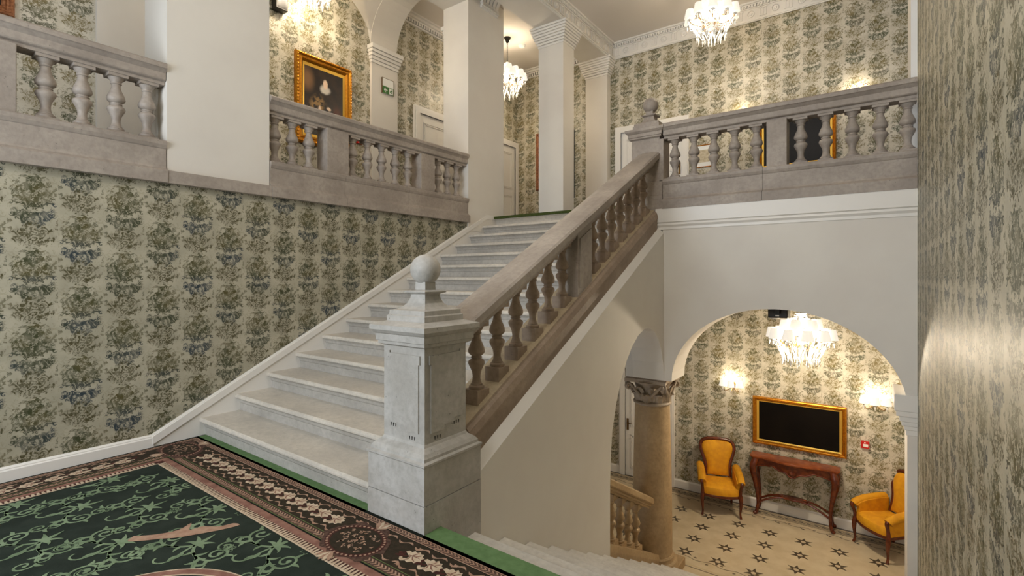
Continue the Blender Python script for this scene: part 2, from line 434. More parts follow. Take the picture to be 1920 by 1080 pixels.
# string course below the right gallery
S('trim_string', MB().prism([(YB+0.01,2.328),(YB-0.035,2.328),(YB-0.035,2.16),(YB-0.018,2.15),(YB-0.026,2.125),(YB-0.008,2.10),(YB-0.008,2.07),(YB+0.01,2.065)], 'x', -2.20, XR), M['trim'])
# --- wall under the upper flight with a rampant arch beside the column
side = [(4.52,-0.55),(4.535,-0.30),(4.57,-0.05),(4.66,0.20),(4.78,0.42),(4.92,0.60),(5.07,0.74),(5.24,0.84),(5.42,0.895),(5.58,0.895),(5.74,0.84),(5.87,0.74),(5.97,0.60),(6.04,0.42),(6.07,0.20)]
sw = MB(); X1, X0 = -2.104, -2.505
for x in (X0, X1):
    for i in range(len(side)-1):
        (ya, za), (yb, zb) = side[i], side[i+1]
        sw.add([(x,ya,za),(x,yb,zb),(x,yb,nose(yb)-0.215),(x,ya,nose(ya)-0.215)], [(0,1,2,3)])
for i in range(len(side)-1):
    (ya, za), (yb, zb) = side[i], side[i+1]
    sw.add([(X0,ya,za),(X0,yb,zb),(X1,yb,zb),(X1,ya,za)], [(0,1,2,3)])
sw.prism([(2.527,ZL-0.2),(4.52,ZL-0.2),(4.52,nose(4.52)-0.215),(2.527,nose(2.527)-0.215)], 'x', X0, X1)
S('wall_stair_side', sw, M['plaster'])
# sloping white ledge between the stone string and the wall
lg = MB(); ya, yb = 2.527, 6.07
za, zb = nose(ya), nose(yb)
lg.add([(-2.20,ya,za-0.14),(X1,ya,za-0.215),(X1,yb,zb-0.215),(-2.20,yb,zb-0.14),(-2.20,ya,za-0.24),(-2.20,yb,zb-0.24)], [(0,1,2,3),(0,3,5,4),(1,4,5,2),(0,4,1),(3,2,5)])
S('trim_stair_ledge', lg, M['plaster'])
S('wall_under_flight', MB().box(XW-0.5, XW, -0.3, YF, ZL-0.2, -0.3), M['plaster'])
# --- baseboards and stair skirting
bp = [(0.0,0.0),(0.022,0.0),(0.022,0.078),(0.016,0.088),(0.016,0.094),(0.008,0.106),(0.0,0.108)]
bb = MB(); bb.prism([(XW+x, z) for x, z in bp], 'y', -2.55, 1.658)
S('baseboard_left', bb, M['trim'])
sk = MB()
yA, yE = 1.60, YS+14*RUN+0.06
def sl(y): return nose(y)+0.14
yB = YS + (0.108-RISE-0.14)*RUN/RISE
ytop = 6.30; zt = sl(ytop)
# plain board
sk.prism([(yB-0.02,0.0),(yE+0.3,0.0),(yE+0.3,zt),(ytop,zt),(yB,0.105)], 'x', XW+0.001, XW+0.012)
# moulding along its top edge, three fillets
for t0, t1, px in [(-0.085,-0.016,0.026),(-0.016,-0.006,0.019),(-0.006,0.004,0.011)]:
    sk.prism([(yB,0.108+t0),(ytop,zt+t0),(ytop,zt+t1),(yB,0.108+t1)], 'x', XW+0.001, XW+px)
    sk.prism([(ytop,zt+t0),(6.78,zt+t0),(6.78,zt+t1),(ytop,zt+t1)], 'x', XW+0.001, XW+px)
S('trim_stair_skirting', sk, M['trim'])
S('baseboard_far', MB().prism([(YF,ZL),(YF-0.022,ZL),(YF-0.022,ZL+0.13),(YF-0.008,ZL+0.15),(YF,ZL+0.15)], 'x', -3.0, 1.7)
  .prism([(YF,ZL),(YF-0.022,ZL),(YF-0.022,ZL+0.13),(YF-0.008,ZL+0.15),(YF,ZL+0.15)], 'x', -6.5, -4.03), M['trim'])
S('baseboard_gallery', MB().box(XG, XG+0.02, -2.5, 5.9, ZU, ZU+0.14).box(-4.2, 1.7, YF-0.02, YF, ZU, ZU+0.14), M['trim'])
# --- gallery pillars, header, groin vault, cross arch
for k, (ya, yb) in enumerate([(1.758, 2.687), (5.828, 6.735)]):
    S('pillar_gallery', MB().box(-5.63, -5.10, ya, yb, 2.33 if k == 0 else 2.20, ZC), M['plaster'])
S('beam_gallery', MB().box(-5.63, -5.10, -2.7, 1.758, 5.75, ZC).box(-5.63, -5.10, 2.687, 5.828, 5.80, ZC), M['plaster'])
def vz(x, y):
    def e(t): return math.sqrt(max(0.0, 1-t*t))
    return max(5.20+0.85*e((y-3.57)/1.49), 5.12+0.83*e((x+5.78)/0.72))
vt = MB().grid(lambda a, b: (-6.50+0.88*a, 2.09+2.97*b, vz(-6.50+0.88*a, 2.09+2.97*b)), 36, 60)
S('ceiling_vault', vt, M['plaster'], smooth=True)
for k, (ya, yb) in enumerate([(1.60, 2.10), (5.05, 5.58)]):
    pl = MB().box(XG, XG+0.05, ya, yb, ZU, 4.93)
    S('pillar_pilaster', pl, M['plaster'])
    ip = MB()
    for p, z0, z1 in [(0.015,4.90,4.95),(0.03,4.95,5.0),(0.05,5.0,5.05),(0.07,5.05,5.10),(0.09,5.10,5.17)]:
        ip.box(XG, XG+0.05+p, ya-p*0.6, yb+p*0.6, z0, z1)
    S('trim_impost', ip, M['trim'], bevel=0.005)
    xa = arch_pts(-5.78, 0.70, 5.15, 0.80, 24)
    xa = [q_ for q_ in xa if q_[0] < -5.60]
    ca = MB(); n = len(xa)
    for y in (ya, yb):
        for i in range(n-1):
            (p0, q0), (p1, q1) = xa[i], xa[i+1]
            ca.add([(p0,y,q0),(p1,y,q1),(p1,y,6.08),(p0,y,6.08)], [(0,1,2,3)])
    for i in range(n-1):
        (p0, q0), (p1, q1) = xa[i], xa[i+1]
        ca.add([(p0,ya,q0),(p1,ya,q1),(p1,yb,q1),(p0,yb,q0)], [(0,1,2,3)])
    S('wall_cross_arch', ca, M['plaster'])
# small impost of the cross arch showing beside the second pillar
S('trim_impost', MB().box(-5.72, -5.6, 5.86, 6.2, 5.50, 5.56).box(-5.70, -5.6, 5.88, 6.2, 5.44, 5.50), M['trim'])
# --- corridor beam on two square columns
S('beam_corridor', MB().box(-4.75, -4.18, 4.9, YF, 5.77, ZC), M['plaster'])
def sq_column(x0, x1, y0, y1):
    S('pillar_corridor', MB().box(x0, x1, y0, y1, ZU, 5.45), M['plaster'])
    c = MB(); n = 8
    for i in range(n):
        p = 0.012 + 0.105*((i/(n-1))**0.9); z0 = 5.44+i*0.042
        c.box(x0-p, x1+p, y0-p, y1+p, z0, z0+0.037)
        c.box(x0-p+0.012, x1+p-0.012, y0-p+0.012, y1+p-0.012, z0+0.03, z0+0.046)
    S('trim_capital', c, M['trim'], bevel=0.004)
sq_column(-4.72, -4.23, 7.25, 7.62)
sq_column(-4.70, -4.23, 8.95, YF)
# --- frieze with rosettes and panels along beam and far wall
def frieze(name, P, n, L, T, phase):
    """P(s, out, z) maps along/outward/height to world"""
    f = MB()
    def bar(s0, s1, o1, z0, z1, o0=-0.01):
        vs = [P(s0,o0,z0),P(s1,o0,z0),P(s1,o1,z0),P(s0,o1,z0),P(s0,o0,z1),P(s1,o0,z1),P(s1,o1,z1),P(s0,o1,z1)]
        f.add(vs, [(3,2,1,0),(4,5,6,7),(0,1,5,4),(1,2,6,5),(2,3,7,6),(3,0,4,7)])
    bar(0, L, 0.012, 5.755, 5.77); bar(0, L, 0.03, 5.77, 5.79); bar(0, L, 0.02, 5.79, 5.80)
    bar(0, L, 0.025, 5.975, 5.99); bar(0, L, 0.035, 6.035, 6.05); bar(0, L, 0.065, 6.05, 6.08)
    root = S(name, f, M['trim'])
    d = MB(); f = d; k = 0
    s = 0.02
    while s < L-0.03: bar(s, s+0.028, 0.045, 5.992, 6.032); s += 0.048
    o = d.build('dentil_band', M['trim'], root); stuff(o)
    s = phase; k = 0
    while s < L-0.1:
        q = MB(); f = q
        if k % 2 == 0:
            bar(s-0.055, s-0.035, 0.022, 5.82, 5.96); bar(s+0.035, s+0.055, 0.022, 5.82, 5.96)
            bar(s-0.035, s+0.035, 0.016, 5.82, 5.84); bar(s-0.065, s+0.065, 0.024, 5.945, 5.965); bar(s-0.012, s+0.012, 0.02, 5.84, 5.945)
            q.build('frieze_panel', M['trim'], root)
        else:
            n2 = 18; vs = []; fs = []
            rr = [(0.058,0.0),(0.058,0.018),(0.05,0.024),(0.042,0.010),(0.026,0.010),(0.02,0.022),(0.0005,0.026)]
            for r, oo in rr:
                for j in range(n2):
                    a = 2*math.pi*j/n2; vs.append(P(s+r*math.cos(a), oo, 5.888+r*math.sin(a)))
            for i in range(len(rr)-1):
                for j in range(n2):
                    a = i*n2+j; b = i*n2+(j+1)%n2; fs.append((a,b,b+n2,a+n2))
            q.add(vs, fs); q.build('frieze_rosette', M['trim'], root)
        s += 0.185; k += 1
    return root
frieze('trim_frieze_far', lambda s, o, z: (-4.18+s, YF-o, z), 0, 5.85, 0, 0.10)
frieze('trim_frieze_beam', lambda s, o, z: (-4.18+o, YF-0.02-s, z), 0, 3.9, 0, 0.12)
S('trim_frieze_back', MB().box(-4.18, 1.7, YF-0.008, YF, 5.755, 6.08), M['trim'])
# corridor cornice with dentils
def cornice(P, L):
    f = MB()
    def bar(s0, s1, o1, z0, z1):
        vs = [P(s0,-0.01,z0),P(s1,-0.01,z0),P(s1,o1,z0),P(s0,o1,z0),P(s0,-0.01,z1),P(s1,-0.01,z1),P(s1,o1,z1),P(s0,o1,z1)]
        f.add(vs, [(3,2,1,0),(4,5,6,7),(0,1,5,4),(1,2,6,5),(2,3,7,6),(3,0,4,7)])
    bar(0, L, 0.03, 5.86, 5.88); bar(0, L, 0.05, 5.94, 5.96); bar(0, L, 0.09, 5.96, 6.0); bar(0, L, 0.13, 6.0, 6.035)
    root = S('trim_cornice', f, M['trim'])
    f = MB(); s = 0.02
    while s < L-0.03: bar(s, s+0.03, 0.055, 5.885, 5.935); s += 0.058
    stuff(f.build('dentil_band', M['trim'], root))
cornice(lambda s, o, z: (XG+o, 5.58+s, z), 3.5)
cornice(lambda s, o, z: (XG+s, YF-o, z), 1.8)
# carved bracket on the second gallery pillar
br = MB()
for i, (p, z0, z1) in enumerate([(0.03,5.80,5.83),(0.055,5.83,5.85),(0.05,5.87,5.90)]):
    br.box(-5.11, -5.10+p, 6.12, 6.55, z0, z1)
for k in range(11): br.box(-5.11, -5.045, 6.13+k*0.039, 6.153+k*0.039, 5.85, 5.875)
for k in range(5):
    y = 6.14+k*0.083
    br.prism([(-5.11,5.90),(-5.06,5.90),(-5.045,5.95),(-5.0,6.02),(-4.97,6.08),(-5.11,6.08)], 'y', y, y+0.062)
S('trim_bracket', br, M['trim'])
# white pier at the right end of the upper hall
S('pillar_hall', MB().box(0.30, 0.6, YB+0.42, YB+0.9, ZU, ZC), M['plaster'])

# ================================================================== STAIRS
def step_mesh(x0, x1, rise, run, mat, mould=True):
    # section (y, z) with nosing at y = 0, tread top z = 0, going up towards +y
    pr = [(-0.002,-0.022),(0.002,-0.008),(0.012,0.0),(run+0.06,0.0),(run+0.06,-rise-0.05),(0.048,-rise-0.05),(0.048,-0.095),(0.04,-0.085),(0.036,-0.062),(0.030,-0.055),(0.026,-0.042),(0.008,-0.042),(-0.001,-0.034)]
    return MB().prism(pr, 'x', x0, x1).mesh('step', mat)
def darken_risers(me):  # paints the weaker light on risers and undersides as darker stone
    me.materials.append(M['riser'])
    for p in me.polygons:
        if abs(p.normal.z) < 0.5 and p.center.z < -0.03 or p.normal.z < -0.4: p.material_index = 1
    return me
st = thing('stone_staircase', 'wide pale stone flight climbing between the papered wall and the balustrade', 'stairs', (-3.8, YS, 0))
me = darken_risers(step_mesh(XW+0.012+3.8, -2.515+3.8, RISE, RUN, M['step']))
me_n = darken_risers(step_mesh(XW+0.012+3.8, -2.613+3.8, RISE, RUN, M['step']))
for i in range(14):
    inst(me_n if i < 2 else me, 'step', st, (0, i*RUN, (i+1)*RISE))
me2 = MB().prism([(-0.002,-0.022),(0.012,-0.03),(0.2,-0.03),(0.2,-0.25),(0.048,-0.25),(0.048,-0.095),(0.036,-0.062),(0.026,-0.042),(0,-0.04)], 'x', XW+0.012+3.8, -2.56+3.8).mesh('step', M['step'])
inst(me2, 'step', st, (0, 14*RUN, 15*RISE))
sd = thing('stone_staircase', 'white stone flight going down beside the newel post to the hall', 'stairs', (-0.9, YD, 0))
# going down: nosing towards +y, tread at z below
prd = [(0.03,-0.02),(0.026,-0.006),(0.015,0.0),(-RUN-0.05,0.0),(-RUN-0.05,-RISE2-0.05),(-0.03,-RISE2-0.05),(-0.03,-0.055),(0.02,-0.045),(0.03,-0.034)]
med = MB().prism(prd, 'x', -2.10+0.9, XR-0.004+0.9).mesh('step', M['step_d'])
for i in range(14): inst(med, 'step', sd, (0, i*RUN, -i*RISE2-0.012 if i == 0 else -i*RISE2))

# ================================================================== BALUSTERS
def baluster_prof(H, k=1.0):
    # double vase turned profile between square blocks
    p = [(.058,0.0),(.060,.02),(.060,.045),(.052,.06),(.046,.065),(.046,.08),(.038,.10),(.031,.16),(.031,.21),(.037,.28),(.052,.345),(.0635,.395),(.065,.42),(.060,.45),(.044,.472),(.040,.478),
         (.040,.492),(.045,.497),(.045,.509),(.039,.514),(.039,.528),(.046,.538),(.061,.565),(.066,.60),(.063,.64),(.052,.70),(.038,.77),(.032,.83),(.032,.87),(.040,.885),(.040,.90),(.036,.905),(.038,.925),(.052,.965),(.057,1.0)]
    return [(r*k, z*H) for r, z in p]
def baluster_mesh(H, foot, top, k=1.0, mat=None, deep=0.0, name='baluster'):
    m = MB(); a = 0.070*k
    m.box(-a, a, -a, a, -deep, foot)
    m.lathe(baluster_prof(H-foot-top, k), (0,0,foot), 18)
    m.box(-a*0.98, a*0.98, -a*0.98, a*0.98, H-top, H)
    return m.mesh(name, mat, smooth=True)
bal_g = baluster_mesh(0.52, 0.03, 0.035, 1.0, M['stone'])
# ------------------------------------------------ gallery balustrades (level)
def rail_prof(h0):                                     # half profile (offset, z) mirrored
    hp = [(0.075,0.0),(0.075,0.028),(0.098,0.036),(0.104,0.045),(0.104,0.098),(0.112,0.106),(0.132,0.128),(0.142,0.134),(0.142,0.168),(0.130,0.182),(0.10,0.192)]
    return [(o, h0+z) for o, z in hp] + [(-o, h0+z) for o, z in reversed(hp)]
def base_prof():
    hp = [(0.16,2.325),(0.16,2.425),(0.148,2.437),(0.122,2.452),(0.115,2.47),(0.115,2.625),(0.122,2.632),(0.135,2.66),(0.138,2.69),(0.128,2.70)]
    return hp
def level_balustrade(label, axis, c, s0, s1, spots, piers, loc, face, full_base=None):
    """axis: direction of run; c: the fixed coordinate of its middle; face: +1/-1 side with the mouldings"""
    t = thing('stone_balustrade', label, 'balustrade', loc)
    def prism(poly, a, b):
        return MB().prism([(c+o, z) for o, z in poly], axis_p, a, b)
    axis_p = axis
    # prism axis y wants (x,z); axis x wants (y,z): both are (offset, z)
    prism(rail_prof(3.205), s0, s1).build('handrail', M['stone'], t)
    bp_ = base_prof(); sec = [(face*o, z) for o, z in bp_] + [(-face*0.12, 2.70), (-face*0.12, 2.325)]
    cuts = sorted([s0] + (full_base or []) + [s1])
    for a, b in zip(cuts[:-1], cuts[1:]): prism(sec, a+0.0015, b-0.0015).build('plinth', M['stone'], t)
    for s in spots:
        p = (c, s, 2.695) if axis == 'y' else (s, c, 2.695)
        inst(bal_g, 'baluster', t, Vector(p)-Vector(loc))
    for a, b in piers:
        q = MB()
        if axis == 'y': q.box(c-0.10, c+0.10, a, b, 2.69, 3.215)
        else: q.box(a, b, c-0.10, c+0.10, 2.69, 3.215)
        q.build('pier', M['stone'], t, bevel=0.006)
    return t
CL = -5.21
level_balustrade('grey stone gallery balustrade at top left, ending against the wide white pillar', 'y', CL, -2.5, 1.752,
                 [0.976+0.222*k for k in range(4)], [(0.42, 0.80)], (CL, 0.4, ZU), 1)
level_balustrade('grey stone gallery balustrade between the two white pillars, below the portrait', 'y', CL, 2.693, 5.822,
                 [2.80,3.0,3.20,3.785,4.01,4.235,4.46,4.685,5.27,5.47,5.67], [(3.37,3.665),(4.845,5.115)], (CL, 4.2, ZU), 1, [3.60, 4.60])
# stone band across the foot of the first pillar
S('trim_band', MB().box(-5.4, -5.055, 1.756, 2.69, 2.325, 2.435), M['stone'])
CR = 6.19
level_balustrade('grey stone balustrade of the right gallery above the white arch wall', 'x', CR, -2.12, XR,
                 [-2.005+0.231*k for k in range(5)]+[-0.645+0.231*k for k in range(5)][:4]+[0.262], [(-0.965,-0.765)], (-0.9, CR, ZU), -1, [-1.0])

# ------------------------------------------------ newel posts
def newel(name, label, cx, cy, z0, mat, base_bot, panels, mat_side=None, hb=0.256, body=True):
    t = thing(name, label, 'newel post', (cx, cy, z0))
    if body:
        MB().square_lathe(cx, cy, [(hb, z0+base_bot),(hb, z0+0.157)]).build('base_block', mat, t)
        MB().square_lathe(cx, cy, [(hb-0.002, z0+0.161),(hb-0.002, z0+0.38),(hb+0.006,z0+0.388),(hb+0.006,z0+0.40),(hb-0.012,z0+0.408),(hb-0.014,z0+0.425),(hb-0.03,z0+0.445),(hb-0.062,z0+0.468),(hb-0.068,z0+0.48),(0.184,z0+0.485)]).build('base_moulding', mat, t)
        sh = MB(); w = 0.184; zt = 1.085; sh.square_lathe(cx, cy, [(w, z0+0.48),(w, z0+zt)])
        so = sh.build('shaft', mat, t)
        if panels:
            # raised panel with stepped notches on the two faces towards the landing and the lower flight
            def panel(P):
                q = MB()
                pts = [(-0.125,0.60),(-0.068,0.60),(-0.068,0.575),(0.03,0.575),(0.03,0.545),(0.138,0.545),(0.138,0.96),(0.150,0.96),(0.150,1.015),(-0.125,1.015),(-0.125,1.03),(-0.14,1.03),(-0.14,0.60)]
                n = len(pts); vs = [P(a, b, -0.002) for a, b in pts]+[P(a*0.985, b, 0.008) for a, b in pts]
                fs = [tuple(range(n,2*n))]+[(i,(i+1)%n,(i+1)%n+n,i+n) for i in range(n)]
                q.add(vs, fs); q.build('raised_panel', mat, t)
                g = MB()
                for a0 in (-0.12, 0.05):
                    for j in range(3):
                        a = a0+0.022*j; b = 0.575 if a0 < 0 else 0.52
                        g.add([P(a,b,0.0015),P(a+0.009,b,0.0015),P(a+0.006,b-0.022,0.0015),P(a+0.001,b-0.022,0.0015)], [(0,1,2,3)])
                stuff(g.build('drilled_drops', M['black'], t))
            panel(lambda a, b, o: (cx+a, cy-w-o, z0+b))
            panel(lambda a, b, o: (cx+w+o, cy-a, z0+b))
    c = 1.06
    MB().square_lathe(cx, cy, [(0.186,z0+c),(0.20,z0+c+0.008),(0.212,z0+c+0.012),(0.212,z0+c+0.03),(0.222,z0+c+0.034),(0.222,z0+c+0.075),(0.232,z0+c+0.082),(0.246,z0+c+0.098),(0.25,z0+c+0.102),(0.25,z0+c+0.132),(0.175,z0+c+0.155)]).build('cap', mat, t)
    MB().square_lathe(cx, cy, [(0.172,z0+1.20),(0.172,z0+1.248),(0.162,z0+1.255),(0.160,z0+1.283)]).build('cap_block', mat, t)
    nk = [(0.158,1.282),(0.125,1.290),(0.10,1.305),(0.082,1.325),(0.070,1.35),(0.064,1.378),(0.068,1.384),(0.093,1.392),(0.096,1.400),(0.088,1.406),(0.046,1.41),(0.045,1.46)]
    MB().square_lathe(cx, cy, [(a, z0+z) for a, z in nk]).build('neck', mat, t)
    MB().sphere((cx, cy, z0+1.54), 0.098, 24, 16).build('finial_ball', mat, t, smooth=True)
    return t
newel('newel_post', 'pitted grey stone newel post with ball finial at the foot of the upper stairs', -2.355, 2.27, 0.0, M['newel'], -0.35, True)
# upper newel: shorter, standing on the gallery plinth
UN = 3.715-1.54
nt_ = newel('newel_post', 'grey stone newel post with ball finial where stair and right gallery rails meet', -2.355, 6.285, UN, M['stone'], 0, False, body=False)
MB().square_lathe(-2.355, 6.285, [(0.184, 2.05),(0.184, UN+1.085)]).build('shaft', M['stone'], nt_)
MB().box(-2.175, -2.122, 6.10, 6.30, 2.69, 3.21).build('half_pier', M['stone'], nt_)
MB().box(-2.54, -2.122, 6.06, 6.5, 2.30, 2.50).box(-2.54, -2.125, 6.075, 6.5, 2.50, 2.68).build('base_block', M['stone'], nt_, bevel=0.008)

# ------------------------------------------------ sloping stair balustrade
XC = -2.315
sb = thing('stair_balustrade', 'sloping brown stone balustrade on the open side of the upper stairs', 'balustrade', (XC, 2.5, 0))
def slope(sec, ya, yb, nf, cx=XC):
    n = len(sec); vs = [(cx+o, ya, nf(ya)+z) for o, z in sec]+[(cx+o, yb, nf(yb)+z) for o, z in sec]
    return MB().add(vs, [tuple(range(n-1,-1,-1)), tuple(range(n,2*n))]+[(i,(i+1)%n,(i+1)%n+n,i+n) for i in range(n)])
rs = [(0.085,0.635),(0.085,0.658),(0.105,0.665),(0.112,0.68),(0.112,0.692),(0.138,0.70),(0.146,0.712),(0.146,0.768),(0.128,0.785),(0.05,0.797)]
rs = rs + [(-o, z) for o, z in reversed(rs)]
slope(rs, 2.455, 4.60, nose).build('handrail', M['stone'], sb)
slope(rs, 4.603, 6.10, nose).build('handrail', M['stone'], sb)
ss = [(0.105,0.085),(0.112,0.070),(0.135,0.050),(0.150,0.0),(0.150,-0.015),(0.138,-0.022),(0.138,-0.22),(-0.20,-0.22),(-0.20,0.085)]
slope(ss, 2.50, 6.03, nose).build('stringer', M['stone_brown'], sb)
slope([(0.104,0.088),(0.104,0.08),(-0.2,0.08),(-0.2,0.088)], 2.50, 6.03, nose).build('stringer_top', M['stone_warm'], sb)
bal_s = baluster_mesh(0.60, 0.075, 0.075, 0.93, M['stone_brown'], 0.05)
for y in [2.735+0.2425*k for k in range(6)] + [4.55+0.226*k for k in range(7)]:
    inst(bal_s, 'baluster', sb, (0, y-2.5, nose(y)+0.085))
pq = MB().prism([(4.06,nose(4.06)+0.05),(4.345,nose(4.345)+0.05),(4.345,nose(4.345)+0.668),(4.06,nose(4.06)+0.668)], 'x', XC-0.103, XC+0.103)
po = pq.build('pier', M['stone'], sb)
pv = MB(); xo = XC+0.103
z4 = nose(4.06)
pv.prism([(4.095,z4+0.175),(4.16,z4+0.205),(4.16,z4+0.235),(4.24,z4+0.275),(4.24,z4+0.31),(4.325,z4+0.345),(4.325,z4+0.75),(4.095,z4+0.63)], 'x', xo-0.002, xo+0.009)
pv.build('raised_panel', M['stone'], po)
# ------------------------------------------------ lower balustrade at the foot of the lower flight
lb = thing('stair_balustrade', 'honey coloured stone balustrade running down to the round column', 'balustrade', (-2.36, 4.5, -1.2))
XL2 = -2.36
slope([(o, z+0.01) for o, z in rs], 4.40, 6.02, nose_d, XL2).build('handrail', M['column'], lb)
slope([(0.16,0.10),(0.17,0.03),(0.17,-0.25),(-0.17,-0.25),(-0.17,0.10)], 4.40, 6.20, nose_d, XL2).build('stringer', M['column'], lb)
bal_l = baluster_mesh(0.57, 0.04, 0.075, 0.93, M['column'], 0.05)
for k in range(6):
    y = 4.62+0.232*k; inst(bal_l, 'baluster', lb, (0, y-4.5, nose_d(y)+0.10+1.2))

# ================================================================== COLUMN
cx, cy = -2.36, 6.36
cl = thing('stone_column', 'round honey limestone column with carved leaf capital below the arches', 'column', (cx, cy, ZL))
MB().box(cx-0.33, cx+0.33, cy-0.33, cy+0.33, ZL, ZL+0.12).build('plinth', M['column'], cl, bevel=0.01)
MB().lathe([(0.31,ZL+0.12),(0.325,ZL+0.15),(0.31,ZL+0.19),(0.28,ZL+0.20),(0.27,ZL+0.22),(0.275,ZL+0.25),(0.262,ZL+0.27)], (cx,cy,0), 32).build('base', M['column'], cl, smooth=True)
MB().lathe([(0.255,ZL+0.26)]+[(0.253-0.033*((i/8)**1.7), ZL+0.27+1.93*i/8) for i in range(9)], (cx,cy,0), 36).build('shaft', M['column'], cl, smooth=True)
zc = ZL+2.20
MB().lathe([(0.222,zc-0.01),(0.24,zc),(0.245,zc+0.015),(0.235,zc+0.03),(0.215,zc+0.035)], (cx,cy,0), 32).build('astragal', M['capital'], cl, smooth=True)
MB().lathe([(0.205,zc+0.03),(0.20,zc+0.10),(0.205,zc+0.18),(0.225,zc+0.25),(0.26,zc+0.29)], (cx,cy,0), 24).build('bell', M['capital'], cl, smooth=True)
def leaf(a, z0, h, w, out):
    q = MB(); n = 8; vs = []; fs = []
    ca, sa = math.cos(a), math.sin(a)
    for i in range(n+1):
        t = i/n; r = 0.212+out*(t**2.4); z = z0+h*(t if t < 0.85 else 0.85-(t-0.85)*0.9)
        hw = w*(0.55+0.75*math.sin(math.pi*min(t*0.9+0.05,1)))*(1 if i%2 else 0.86)*(1.0 if t < 0.85 else 0.6)
        for j, (k, dr) in enumerate(((-1,-0.008),(-0.45,0.018),(0,0.006),(0.45,0.018),(1,-0.008))):
            rr = r+dr; tx = k*hw
            vs.append((cx+ca*rr-sa*tx, cy+sa*rr+ca*tx, z))
    for i in range(n):
        for j in range(4):
            b = i*5+j; fs.append((b,b+1,b+6,b+5))
    q.add(vs, fs); return q
for k in range(8): leaf(2*math.pi*k/8, zc+0.03, 0.14, 0.062, 0.06).build('acanthus_leaf', M['capital'], cl, smooth=True)
for k in range(8): leaf(2*math.pi*(k+0.5)/8, zc+0.05, 0.22, 0.055, 0.075).build('acanthus_leaf', M['capital'], cl, smooth=True)
for k in range(4):
    a = math.pi/4+k*math.pi/2; ca, sa = math.cos(a), math.sin(a)
    for sg in (-1, 1):
        pts = []
        for i in range(26):
            t = i/25
            if t < 0.45:
                u = t/0.45; r = 0.215+0.105*u; z = zc+0.12+0.145*u; d = sg*(0.10*(1-u)+0.018)
            else:
                u = (t-0.45)/0.55; ang = math.pi/2-u*math.pi*2.6; rr = 0.042*(1-0.72*u); r = 0.325+rr*math.cos(ang); z = zc+0.225+rr*math.sin(ang); d = sg*0.018
            pts.append((cx+ca*r-sa*d, cy+sa*r+ca*d, z))
        MB().tube(pts, [0.02 - 0.008*i/25 for i in range(26)], 8).build('volute', M['capital'], cl, smooth=True)
ab = []
for k in range(4):
    a = math.pi/4+k*math.pi/2; c1 = (cx+0.385*math.cos(a), cy+0.385*math.sin(a))
    a2 = a+math.pi/2; c2 = (cx+0.385*math.cos(a2), cy+0.385*math.sin(a2)); am = a+math.pi/4
    for i in range(9):
        t = i/9; bx = c1[0]*(1-t)+c2[0]*t; by = c1[1]*(1-t)+c2[1]*t; s_ = 0.045*math.sin(math.pi*t)
        ab.append((bx-s_*math.cos(am), by-s_*math.sin(am)))
MB().prism(ab, 'z', zc+0.285, zc+0.33).build('abacus', M['capital'], cl)
cen = [(cx+(p[0]-cx)*0.94, cy+(p[1]-cy)*0.94) for p in ab]
MB().prism(cen, 'z', zc+0.33, zc+0.36).build('abacus_fillet', M['capital'], cl)

# ================================================================== LOWER HALL FLOOR INLAY
def star_pts(r, r2):
    return [((r if i%2==0 else r2)*math.cos(math.pi*i/6+math.pi/6), (r if i%2==0 else r2)*math.sin(math.pi*i/6+math.pi/6)) for i in range(12)]
so_ = star_pts(0.125, 0.052); si_ = [(0.032*math.cos(math.pi*i/6+math.pi/6), 0.032*math.sin(math.pi*i/6+math.pi/6)) for i in range(12)]
sm = MB(); vs = [(x,y,0.0012) for x,y in so_]+[(x,y,0.0012) for x,y in si_]+[(x,y,-0.004) for x,y in so_]
sm.add(vs, [(i,(i+1)%12,(i+1)%12+12,i+12) for i in range(12)]+[(i,(i+1)%12,(i+1)%12+24,i+24) for i in range(12)])
star_me = sm.mesh('star_inlay', M['inlay'])
for i in range(-7, 7):
    for j in range(-1, 4):
        x = -0.83+0.437*i; y = 8.29-0.415*j - 0.0*i
        if 6.75 < y < 8.5 and -3.9 < x < 1.4: inst(star_me, 'star_inlay', lower_floor, (x, y, ZL))
def border(y, sgn):
    for k, (a, b, m) in enumerate([(0.0,0.05,'inlay'),(0.06,0.075,'inlay3'),(0.085,0.10,'inlay2'),(0.115,0.165,'inlay'),(0.18,0.195,'inlay2'),(0.21,0.225,'inlay2')]):
        ya, yb = sorted((y-sgn*a, y-sgn*b))
        o = MB().box(-6.4, 1.7, ya, yb, ZL-0.004, ZL+0.0010+0.0002*k).build('border_strip', M[m], lower_floor)
    d = MB()
    for i in range(80):
        x = -6.0+i*0.1; yy = y-sgn*0.14; d.box(x, x+0.055, yy-0.008, yy+0.008, ZL, ZL+0.003)
    stuff(d.build('dash_inlay', M['inlay3'], lower_floor))
    v = MB(); yy = y-sgn*0.33
    pts = [(-5+0.03*i, yy+0.025*math.sin(i*0.03*2*math.pi/0.34)) for i in range(210)]
    v.ribbon(pts, 0.006, ZL+0.0012)
    for i in range(40):
        x = -5+0.17*i; s = 1 if i%2 else -1; yc = yy+0.025*math.sin(i*0.17*2*math.pi/0.34)
        v.ribbon([(x,yc),(x+0.02,yc+s*0.03),(x+0.035,yc+s*0.05)], [0.004,0.01,0.003], ZL+0.0013)
        if i%2 == 0:
            v.poly([(x+0.05+0.026*math.cos(a)*(1 if q%2 else .6), yc+s*0.045+0.022*math.sin(a)*(1 if q%2 else .6), ZL+0.0014) for q, a in enumerate([2*math.pi*w/10 for w in range(10)])])
    stuff(v.build('vine_inlay', M['inlay'], lower_floor))
border(YF-0.02, 1)
v = MB(); yy = 6.92
